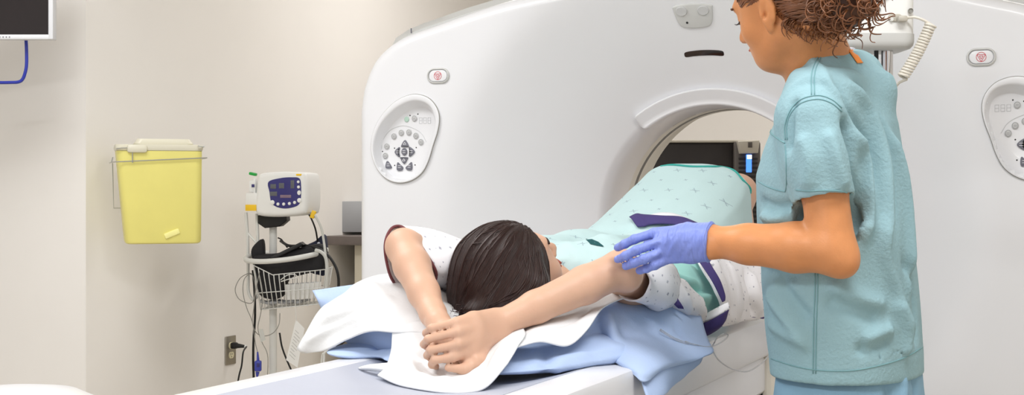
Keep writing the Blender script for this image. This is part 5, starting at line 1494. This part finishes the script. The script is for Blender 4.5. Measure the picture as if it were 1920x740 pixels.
patch('left_wing', [[P(*q) for q in r] for r in rows], M['linen'], ws, sub=9, thick=.003, amp=.0028, freq=22, seed=61,
      folds=[([P(600, 600, 2.92), P(680, 575, 2.87), P(740, 565, 2.85)], .010, .009), ([P(640, 628, 2.85), P(700, 600, 2.82), P(760, 600, 2.78)], .009, -.009), ([P(800, 540, 2.93), P(830, 560, 2.9), P(850, 590, 2.84)], .012, .010), ([P(690, 530, 2.95), P(720, 560, 2.88), P(760, 600, 2.8)], .009, .009), ([P(575, 645, 2.93), P(630, 610, 2.88), P(690, 590, 2.85)], .008, .007), ([P(720, 520, 2.98), P(770, 545, 2.92), P(800, 600, 2.79)], .008, -.009), ([P(612, 585, 2.96), P(660, 560, 2.92), P(720, 545, 2.92)], .009, .007)])
rows = (((736, 622, 2.76), (772, 604, 2.76), (830, 596, 2.76), (885, 596, 2.75), (935, 598, 2.74), (975, 606, 2.72)),
        ((733, 655, 2.72), (770, 650, 2.70), (830, 650, 2.69), (890, 645, 2.68), (945, 632, 2.665), (985, 626, 2.65)),
        ((724, 685, 2.67), (765, 692, 2.61), (825, 700, 2.585), (885, 696, 2.575), (938, 664, 2.59), (972, 648, 2.59)),
        ((708, 703, 2.64), (748, 720, 2.57), (812, 731, 2.50), (872, 734, 2.485), (914, 724, 2.50), (952, 682, 2.545)))
patch('front_fold', [[P(*q) for q in r] for r in rows], M['linen'], ws, sub=9, thick=.003, amp=.002, freq=18, seed=62,
      folds=[([P(770, 655, 2.7), P(772, 690, 2.62), P(800, 715, 2.55), P(860, 720, 2.53)], .007, .011), ([P(790, 660, 2.7), P(800, 690, 2.62), P(840, 705, 2.57)], .006, -.009), ([P(725, 700, 2.63), P(770, 712, 2.58), P(830, 718, 2.54), P(900, 712, 2.52)], .006, .007), ([P(915, 700, 2.53), P(945, 655, 2.6), P(975, 630, 2.64)], .008, .012), ([P(740, 640, 2.73), P(745, 680, 2.65), P(760, 715, 2.57)], .008, -.005)])
rows = (((948, 636, 2.70), (1000, 606, 2.74), (1060, 580, 2.80), (1110, 556, 2.87), (1150, 545, 2.92), (1190, 538, 2.96)),
        ((952, 650, 2.64), (1004, 620, 2.68), (1060, 600, 2.74), (1108, 576, 2.80), (1145, 556, 2.87), (1186, 546, 2.93)),
        ((960, 648, 2.61), (1008, 632, 2.645), (1062, 624, 2.69), (1104, 598, 2.74), (1138, 568, 2.82), (1183, 551, 2.90)),
        ((966, 652, 2.595), (1012, 640, 2.62), (1064, 648, 2.655), (1100, 618, 2.70), (1131, 576, 2.79), (1180, 555, 2.89)))
patch('right_strip', [[P(*q) for q in r] for r in rows], M['linen'], ws, sub=9, thick=.003, amp=.0015, freq=20, seed=63,
      folds=[([P(985, 628, 2.65), P(1040, 622, 2.68), P(1085, 612, 2.72)], .006, .008), ([P(1010, 615, 2.68), P(1070, 600, 2.73), P(1110, 575, 2.8)], .007, -.006)])
patch('pointed_tip', [[P(*q) for q in r] for r in (((672, 689, 2.71), (690, 684, 2.70), (712, 682, 2.69), (735, 680, 2.68)), ((674, 690, 2.70), (692, 689, 2.68), (714, 690, 2.665), (737, 692, 2.65)), ((680, 694, 2.705), (694, 694, 2.69), (714, 696, 2.67), (735, 700, 2.65)))], M['linen'], ws, sub=6, amp=.001)

# clear tubing on the table edge
M['tubing'] = mat('clear_tubing', (228, 230, 234), 0.12, spec=0.8, trans=0.7)
MB().tube([P(1285, 640, 2.90), P(1300, 645, 2.92)] + [on_z(a, b, TZ + .012) for a, b in ((1325, 650), (1345, 645), (1362, 634), (1365, 627), (1355, 626), (1345, 633), (1338, 645))] + [P(1335, 652, 3.02), P(1345, 672, 3.02), P(1370, 690, 3.10), P(1400, 696, 3.2), P(1425, 683, 3.3), P(1440, 668, 3.4)], .0016, 8).build('infusion_tube', M['tubing'], None)
tag(bpy.data.objects['infusion_tube'], 'thin clear tube looping over the right edge of the patient table', 'tube')
k = MB().tube([P(1238, 618, 2.875), P(1262, 633, 2.885), P(1290, 645, 2.905)], .0026, 8).build('tube_connector', M['tubing'], bpy.data.objects['infusion_tube'])

# ================================================================== the nurse
M['scrub'] = mat('blue_green_scrub', (146, 180, 189), 0.9, 0.25, 160, 0.035, 14)
M['scrub_seam'] = mat('scrub_seam', (122, 164, 170), 0.9)
M['trousers'] = mat('blue_scrub_trousers', (132, 170, 194), 0.9, 0.14, 420, 0.03, 12)
M['orange'] = mat('orange_tape', (250, 150, 70), 0.6)
M['collar'] = mat('pale_collar_lining', (206, 206, 214), 0.85)
M['shoe'] = mat('white_shoe', (230, 230, 230), 0.5)
nur = thing('person', 'standing nurse in blue-green scrubs and blue glove with curly brown hair leaning over the patient', 'person', (0.64, -1.2, 0))
FN = unit((-1.0, 0.10, 0)); LN = unit(np.cross((0, 0, 1), FN))     # facing, and her left
sh_ = P(1528, 218, 2.60); el = P(1560, 468, 2.565); wr_ = P(1338, 453, 2.68)
sR = np.array((.62, -1.02, 1.315))
FH, UH = unit((-0.886, 0.414, -0.208)), unit((-0.272, -0.102, 0.957))
FH = unit(FH); UH = unit(UH - FH * (UH @ FH)); LH = np.cross(UH, FH)
HN_ = P(1437, 24, 2.655) - (LH * .078 + FH * -.010 + UH * -.012)
fd = Field((0.10, -1.56, 0.0), (0.92, -0.86, 1.66), 0.0042)
pn_, nax = head_sdf(fd, HN_, FH, UH, 1.0, .010)
nb = P(1548, 118, 2.76)
fd.cone(pn_(-.045, -.045, 0), nb, .050, .052, .03)
fd.cone(pn_(-.02, -.065, 0), P(1542, 130, 2.76), .040, .046, .03)
fd.cone(sh_ + np.array((0, .06, .0)), sR + np.array((0, -.02, -.02)), .04, .04, .04)
zc = [.80, .95, 1.10, 1.25, 1.33]
fd.column(zc, [.655, .65, .635, .615, .61], [-1.2] * 5, [.10, .09, .085, .085, .05], [.145, .13, .12, .12, .09], FN, LN, .05)
for q in (1, -1):
    hp_ = np.array((.655, -1.2, .84)) + LN * .085 * q
    fd.chain([hp_, hp_ + (0.0, 0, -.38), hp_ + (.01, 0, -.76)], [.085, .058, .038], .04)
    an = hp_ + (.01, 0, -.80); fd.chain([an + (0, 0, .04), an + (0, 0, .0), an + FN * .17 + (0, 0, -.012)], [.036, .034, .024], .015)
arm(fd, sh_, el, wr_, (.038, .041, .043, .0455, .037, .0285))
fd.ell(el + np.array((.022, -.005, -.024)), (.025, .03, .025), None, .025)
# right arm, resting on the table edge behind her own body
erR = np.array((.68, -.96, 1.05)); wrR = np.array((.60, -.975, .84))
arm(fd, sR, erR, wrR, (.045, .043, .037, .037, .031, .025))
def hand_left(fd, grow, kk):
    """her left hand laid over the patient's elbow, back to the viewer, thumb on the far side"""
    w = P(1335, 453, 2.68)
    mcp = [(1226, 437, 2.742), (1233, 455, 2.722), (1244, 470, 2.712), (1258, 483, 2.712)]
    pip = [(1190, 448, 2.735), (1193, 469, 2.718), (1207, 486, 2.708), (1228, 497, 2.712)]
    dip = [(1172, 457, 2.745), (1173, 479, 2.728), (1189, 493, 2.722), (1212, 503, 2.726)]
    tip = [(1158, 464, 2.762), (1158, 486, 2.748), (1173, 499, 2.742), (1199, 507, 2.744)]
    up = unit(P(1335, 430, 2.70) - P(1335, 480, 2.66))
    for i in range(4):
        b = w + up * (.018 - .012 * i); m = P(*mcp[i])
        fd.chain([b, b + (m - b) * .5, m], [.0205 + grow, .0170 + grow, .0108 + grow], kk + .007)
        finger(fd, [m, P(*pip[i]), P(*dip[i]), P(*tip[i])], .0086 + grow, .0074 + grow, kk)
    fd.chain([P(1330, 440, 2.71), P(1290, 432, 2.755), P(1245, 440, 2.79), P(1215, 455, 2.805)], [.018 + grow, .015 + grow, .0108 + grow, .009 + grow], kk + .006)
    fd.chain([w, P(1290, 452, 2.70), P(1255, 455, 2.72)], [.026 + grow, .027 + grow, .022 + grow], .012)
    return w
hand_left(fd, -.0012, .003)
hr = wrR
for i in range(4):
    o_ = np.array((0, -.024 + .016 * i, 0))
    m = hr + np.array((-.02, 0, -.075)) + o_
    fd.chain([hr + o_ * .6, m], [.019, .012], .012)
    finger(fd, [m, m + (-.012, 0, -.036), m + (-.024, 0, -.06)], .0095, .0075)
fd.chain([hr, hr + (-.02, -.035, -.03), hr + (-.035, -.045, -.06)], [.017, .012, .008], .006)
V, Q = fd.skin(2)
nbody = skin_obj('body', V, Q, M['skin_nurse'], nur)

# the glove
gl = Field(P(1250, 460, 2.72) - .19, P(1250, 460, 2.72) + .19, 0.0027)
hand_left(gl, .0008, .002)
cuff_a, cuff_b = P(1334, 452, 2.68), P(1285, 452, 2.70)
gl.cone(cuff_a, cuff_b, .0325, .031, .012)
cd = unit(wr_ + (el - wr_) * .25 - cuff_b)
gl.cut(P(1335, 453, 2.68), cd)
LV, LQ = gl.skin(2); LNn = normals(LV, LQ)
lb = bvh_of(LV, LQ)
gfolds = []
for (a, b) in (((1322, 428), (1316, 478)), ((1312, 426), (1304, 472)), ((1300, 425), (1288, 480)), ((1290, 428), (1278, 472)), ((1280, 424), (1262, 470)), ((1272, 432), (1250, 484)), ((1260, 425), (1246, 462)), ((1326, 424), (1324, 482)), ((1307, 430), (1290, 462)), ((1284, 450), (1272, 492)), ((1268, 424), (1256, 446)), ((1240, 470), (1222, 482)), ((1240, 452), (1218, 458))):
    m_ = ((a[0] + b[0]) / 2 + 2, (a[1] + b[1]) / 2)
    gfolds.append(([snap(lb, *a), snap(lb, *m_), snap(lb, *b)], .0034, RNG.choice([-.0022, .0026, .003])))
LV = LV + LNn * (wrinkle(LV, 70, 9) * .00035 + fold_field(LV, gfolds))[:, None]
glove = skin_obj('glove', LV, LQ, M['glove'], nur)
lb = bvh_of(LV, LQ)
c0 = P(1334, 452.5, 2.685); n1 = unit(np.cross(cd, (0, 0, 1))); n2 = np.cross(cd, n1)
ringp = []
for a in np.linspace(0, 2 * math.pi, 25)[:-1]:
    h = lb.find_nearest(Vector(c0 - cd * .002 + .04 * (n1 * math.cos(a) + n2 * math.sin(a)))); ringp.append(np.array(h[0]))
MB().tube(ringp, .0022, 8, closed=True, sub=3).build('cuff_roll', M['glove'], glove, world=True)

# hair: cap plus curls
hf = Field(HN_ - .22, HN_ + .26, 0.0045)
q_ = lambda f, u, l: HN_ + 1.0 * (nax[0] * f + nax[1] * u + nax[2] * l)
hf.ell(q_(-.014, .034, 0), (.101, .094, .081), nax, 0)
hf.ell(q_(-.055, -.005, 0), (.058, .062, .066), nax, .03)
hf.cone(q_(-.09, .0, 0), q_(-.125, -.035, 0), .045, .050, .03)
hf.ell(q_(.105, -.05, 0), (.085, .105, .09), nax, .012, 'sub')
for s in (1, -1):
    hf.ell(q_(.018, -.045, .085 * s), (.055, .062, .04), nax, .012, 'sub')
    hf.ell(q_(-.012, -.012, .09 * s), (.026, .04, .03), nax, .008, 'sub')
HV, HQ = hf.skin(2); HNn = normals(HV, HQ)
HV = HV + HNn * (wrinkle(HV, 70, 15) * .0022)[:, None]
nhair = skin_obj('hair', HV, HQ, M['hair_curl_dark'], nur)
g = np.random.default_rng(11)
k = MB()
def curl(p0, dirv, length, rad, turns, r, n):
    dirv = unit(dirv); a1 = unit(np.cross(dirv, (0.3, 0.2, 1))); a2 = np.cross(dirv, a1); ph = g.uniform(0, 6.28)
    sag = np.array((0, 0, -1.0)) * length * .12
    pts = []
    for t in np.linspace(0, 1, n):
        rr = rad * (0.25 + .75 * min(1, t * 2.5))
        a = ph + 2 * math.pi * turns * t
        pts.append(p0 + dirv * length * t + sag * t * t + rr * (a1 * (math.cos(a) - math.cos(ph)) + a2 * (math.sin(a) - math.sin(ph))))
    v, f = tube(pts, [r, r, r * .45], 5, sub=2); k.add(v, f)
cen = q_(-.115, -.008, 0)
for i in range(430):
    d = g.normal(size=3); d = unit(d)
    if d @ nax[0] > .35: continue
    p0 = cen + d * np.array((.052, .050, .048)) * g.uniform(.8, 1.05)
    dv = unit(d * 1.0 - nax[0] * .35 + np.array((0.15, 0, -.25)) + g.normal(size=3) * .25)
    curl(p0, dv, g.uniform(.03, .075), g.uniform(.006, .013), g.uniform(1.2, 2.6), g.uniform(.0013, .0024), 26)
# waves over the cap
hb2 = bvh_of(HV, HQ)
for i in range(460):
    l0 = g.uniform(-.085, .085); u0 = g.uniform(-.10, .13)
    pts = []
    for t in np.linspace(0, 1, 12):
        qq = q_(.075 - .2 * t, u0 + .03 * math.sin(3.1 * t), l0 * 1.25 + .007 * math.sin(t * 17 + i))
        hit = hb2.find_nearest(Vector(qq)); pts.append(np.array(hit[0]) + np.array(hit[1]) * .002)
    v, f = tube(pts, [.0008, .0016, .0016, .0008], 5, sub=3); k.add(v, f)
for i in range(90):
    l0 = g.uniform(-.03, .078); f0 = -.02 - .075 * (1 - abs(l0) / .09) * g.uniform(.7, 1.0)
    hit = hb2.find_nearest(Vector(q_(f0, g.uniform(-.065, -.03), l0 * 1.1)))
    p0 = np.array(hit[0]); curl(p0, unit(np.array(hit[1]) * .5 - nax[1] * 1.0 - nax[0] * .3), g.uniform(.012, .032), g.uniform(.003, .007), g.uniform(.6, 1.5), g.uniform(.0009, .0015), 16)
for (a, b, c) in (((1468, 10), (1475, 30), (1490, 42)), ((1500, 40), (1515, 55), (1520, 68)), ((1530, 40), (1540, 60), (1532, 72)), ((1490, 50), (1500, 58), (1512, 62))):
    k.tube([P(*a, 2.66), P(*b, 2.665), P(*c, 2.675)], [.0012, .0010, .0006], 5)
k.build('curls', M['hair_curl'], nhair, world=True, auto=False)
for s in (1, -1):
    MB().tube([q_(.087 - .010 * a * a, -.007 - .003 * (1 - a * a), (.033 + .014 * a) * s) for a in np.linspace(-1, 1, 7)], .0013, 6).build('eyelashes', M['lash'], nur, world=True)
    k = MB()
    for a in np.linspace(-.9, 1, 9):
        p0 = q_(.087 - .010 * a * a, -.008, (.033 + .014 * a) * s); k.tube([p0, p0 + nax[0] * .006 - nax[1] * .002 + nax[2] * s * .002 * a, p0 + nax[0] * .009 + nax[2] * s * .004 * a], [.0006, .0002], 4)
    k.build('upper_lashes', M['lash'], nur, world=True)
    MB().tube([q_(.094 - .010 * a * a, .020 + .003 * (1 - a * a), (.031 + .017 * a) * s) for a in np.linspace(-1, 1, 7)], .0026, 6).build('eyebrow', M['hair_curl_dark'], nur, world=True)
MB().tube([q_(.096, -.0635, -.016), q_(.1015, -.0625, 0), q_(.096, -.0635, .016)], .0024, 8).tube([q_(.093, -.072, -.013), q_(.099, -.0725, 0), q_(.093, -.072, .013)], .0028, 8).build('lips', M['lip'], nur, world=True)

# scrub top
sf = Field((0.36, -1.58, 0.68), (0.96, -0.82, 1.50), 0.0048)
def mid_of(pxa, pxb, py, z=2.78):
    return P((pxa + pxb) / 2, py, z)
rowsT = [(700, 1440, 1737), (660, 1438, 1736), (600, 1431, 1731), (500, 1422, 1722), (400, 1416, 1715), (330, 1414, 1708), (280, 1428, 1703), (230, 1448, 1694), (190, 1470, 1682), (155, 1490, 1668)]
zs_, cx, cy, aa, bb = [], [], [], [], []
for py, pa, pb in rowsT:
    c = mid_of(pa, pb, py); hw = (pb - pa) / 2 * 2.78 / FPX
    zs_.append(c[2]); cx.append(c[0]); cy.append(c[1])
    ang_ = math.acos(abs(FN @ RV)); b_ = .20 if py > 240 else .185
    # projected half width of an ellipse (a along facing, b along her left)
    a2 = (hw ** 2 - (b_ * math.sin(ang_)) ** 2) / math.cos(ang_) ** 2
    aa.append(math.sqrt(max(a2, .06 ** 2))); bb.append(b_)
sf.column(zs_, cx, cy, aa, bb, FN, LN, 0.0, 2.2)
# shoulders and the base of the neck
nbk = P(1560, 122, 2.77)
sf.cone(sh_ + np.array((.0, .012, .0)), nbk + np.array((.0, -.045, -.012)), .066, .046, .05)
sf.cone(sR + np.array((.02, 0, .015)), nbk + np.array((.0, .05, -.012)), .062, .050, .05)
sf.cone(P(1632, 170, 2.78), P(1572, 124, 2.78), .050, .042, .05)
sf.cone(P(1512, 170, 2.76), P(1538, 135, 2.77), .035, .052, .04)
# sleeves
slv = P(1546, 374, 2.575); sl0 = P(1524, 232, 2.60)
sf.chain([sl0, P(1534, 300, 2.585), slv + unit(slv - sl0) * .03], [.056, .057, .054], .035)
slr = sR + (erR - sR) * .62; sf.chain([sR, slr], [.06, .058], .035)
# flat cuts: sleeve ends; neck hole
def cut_local(F, p, n, c, R):
    sl, X, Y, Z = F.grid(np.asarray(c) - R, np.asarray(c) + R)
    d = (X - p[0]) * n[0] + (Y - p[1]) * n[1] + (Z - p[2]) * n[2]
    rad = np.sqrt((X - c[0]) ** 2 + (Y - c[1]) ** 2 + (Z - c[2]) ** 2) - R
    # only below the plane and inside the ball
    F.mixin(sl, np.maximum(-d, rad).astype(np.float32), 0.0, 'sub')
sn = unit(slv - sl0)
cut_local(sf, slv, sn, slv + sn * .045, .075)
sf.cone(slv + sn * .02, slv - sn * .05, .0475, .047, .004, 'sub')
rn = unit(slr - sR); cut_local(sf, slr - rn * .01, rn, slr + rn * .05, .075)
# hem: open tube below
hm = [(c0_, c1_) for c0_, c1_ in zip(cx, cy)]
sf.column([zs_[0] - .05, zs_[0] + .06], [cx[0]] * 2, [cy[0]] * 2, [aa[0] - .007] * 2, [bb[0] - .007] * 2, FN, LN, .0, 2.2, 'sub')
# neck opening
sf.cone(P(1538, 106, 2.77), P(1560, 60, 2.78), .050, .058, .008, 'sub')
sf.cone(P(1492, 98, 2.77), P(1525, 90, 2.77), .03, .045, .01, 'sub')
SV_, SQ_ = sf.skin(2); SN_ = normals(SV_, SQ_)
sb0 = bvh_of(SV_, SQ_)
def sn_(*pp): return [snap(sb0, *q) for q in pp]
F_ = [
 (sn_((1585, 215), (1598, 260), (1606, 320), (1610, 380), (1604, 440)), .012, -.016),
 (sn_((1600, 240), (1618, 300), (1624, 380), (1620, 460)), .014, .010),
 (sn_((1575, 150), (1620, 200), (1650, 280), (1660, 380), (1655, 470)), .016, .009),
 (sn_((1600, 150), (1650, 220), (1675, 320), (1680, 430)), .014, -.008),
 (sn_((1560, 155), (1600, 205), (1628, 270), (1640, 360)), .012, -.007),
 (sn_((1660, 230), (1690, 330), (1700, 450), (1702, 560)), .014, .008),
 (sn_((1645, 400), (1655, 480), (1680, 560), (1700, 640)), .014, .008),
 (sn_((1615, 642), (1645, 628), (1672, 615)), .016, .006), (sn_((1600, 655), (1640, 648), (1668, 634)), .012, -.005),
 (sn_((1540, 560), (1600, 580), (1650, 600)), .016, -.005), (sn_((1550, 530), (1610, 560), (1660, 572)), .016, .006),
 (sn_((1690, 480), (1712, 560), (1716, 650)), .012, -.007), (sn_((1670, 560), (1690, 620), (1695, 670)), .012, .007),
 (sn_((1440, 540), (1470, 590), (1515, 640)), .014, .007), (sn_((1455, 520), (1490, 570), (1520, 600)), .014, -.006),
 (sn_((1430, 400), (1450, 410), (1480, 405)), .012, .006), (sn_((1425, 375), (1450, 388), (1490, 385)), .011, -.006),
 (sn_((1420, 500), (1450, 512), (1500, 520)), .014, -.006), (sn_((1440, 600), (1480, 630), (1520, 650)), .012, .005),
 (sn_((1500, 250), (1515, 300), (1512, 360)), .014, .005), (sn_((1550, 240), (1570, 300), (1585, 360)), .014, .006), 
 (sn_((1495, 180), (1480, 230), (1476, 290)), .010, -.006), (sn_((1520, 110), (1550, 150), (1590, 190)), .010, .005),
]
SV_ = SV_ + SN_ * (wrinkle(SV_, 13, 17) * .0022 + 2.1 * fold_field(SV_, F_))[:, None]
top_ = skin_obj('scrub_top', SV_, SQ_, M['scrub'], nur)
sb = bvh_of(SV_, SQ_)
def seam(name, pts, r=.0012, m='scrub_seam', off=0.0004, sub=6):
    p = cr(np.array(pts, float), sub)
    MB().tube([snap(sb, a, b, off) for a, b in p], r, 6, smooth=False).build(name, M[m], top_, world=True, auto=False)
for dx in (-2.5, 2.5):
    seam('side_seam', [(1531 + dx, 512), (1530 + dx, 560), (1528 + dx, 620), (1527 + dx, 700)])
for dy in (-3, 4):
    seam('shoulder_seam', [(1474 + dy * .5, 262), (1473 + dy * .5, 235), (1483, 207 + dy), (1505, 188 + dy), (1535, 182 + dy), (1560, 190 + dy), (1578, 205 + dy)])
    seam('yoke_seam', [(1545 + dy * .8, 90), (1532 + dy * .8, 115), (1524 + dy * .8, 140), (1524 + dy * .8, 178)])
seam('hem_stitch', [(1446, 672), (1490, 686), (1540, 694), (1600, 694), (1660, 682), (1700, 668), (1730, 650)])
seam('sleeve_stitch', [(1492, 356), (1515, 358), (1545, 357), (1575, 358), (1598, 364)])
seam('pocket_edge', [(1440, 240), (1446, 250), (1462, 262), (1472, 268)], .0018)
seam('pocket_edge', [(1472, 270), (1474, 300), (1474, 352), (1466, 358), (1440, 350), (1422, 340)], .0012)
# orange tape and pale collar at the back of the neck
patch('orange_tape', [[snap(sb, a, b, .002) for a, b in r] for r in (((1589, 95), (1594, 94.5), (1600, 95)), ((1597, 106), (1602, 106), (1608, 106)), ((1606, 119), (1611, 119), (1617, 119)))], M['orange'], top_, sub=4, thick=.001)
k = MB().tube([snap(sb, a, b, .001) for a, b in ((1552, 89), (1565, 86), (1580, 85), (1592, 83), (1600, 81))], [.003, .0045, .0045, .003], 8).build('collar_lining', M['collar'], top_, world=True)

# trousers and shoes
tf = Field((0.42, -1.48, 0.04), (0.90, -0.92, 0.86), 0.006)
hc = mid_of(1450, 1735, 745)
tf.column([.60, .70, .80, .85], [hc[0]] * 4, [hc[1]] * 4, [.132, .136, .128, .12], [.178, .18, .172, .16], FN, LN, 0, 2.3)
for q in (1, -1):
    hp_ = hc * (1, 1, 0) + LN * .095 * q
    tf.chain([hp_ + (0, 0, .66), hp_ + (0, 0, .4), hp_ + (.005, 0, .12)], [.105, .088, .08], .04)
tf.cut((0, 0, .085), (0, 0, -1))
TV, TQ = tf.skin(2); TN_ = normals(TV, TQ); tb = bvh_of(TV, TQ)
TV = TV + TN_ * (wrinkle(TV, 14, 23) * .003 + fold_field(TV, [([snap(tb, 1690, 705), snap(tb, 1694, 725), snap(tb, 1690, 760)], .012, .010), ([snap(tb, 1712, 700), snap(tb, 1718, 725), snap(tb, 1716, 760)], .012, -.010), ([snap(tb, 1660, 715), snap(tb, 1668, 735), snap(tb, 1664, 770)], .012, -.008)]))[:, None]
skin_obj('trousers', TV, TQ, M['trousers'], nur)
for q in (1, -1):
    b = hc * (1, 1, 0) + LN * .095 * q + (.01, 0, 0)
    sf2 = Field(b - (.24, .12, 0), b + (.16, .12, .14), .006)
    sf2.chain([b + (.04, 0, .05), b + FN * .08 + (0, 0, .045), b + FN * .16 + (0, 0, .035)], [.046, .045, .036], .02)
    sf2.cut((0, 0, .006), (0, 0, -1))
    v, f = sf2.skin(1); skin_obj('shoe', v, f, M['shoe'], nur)
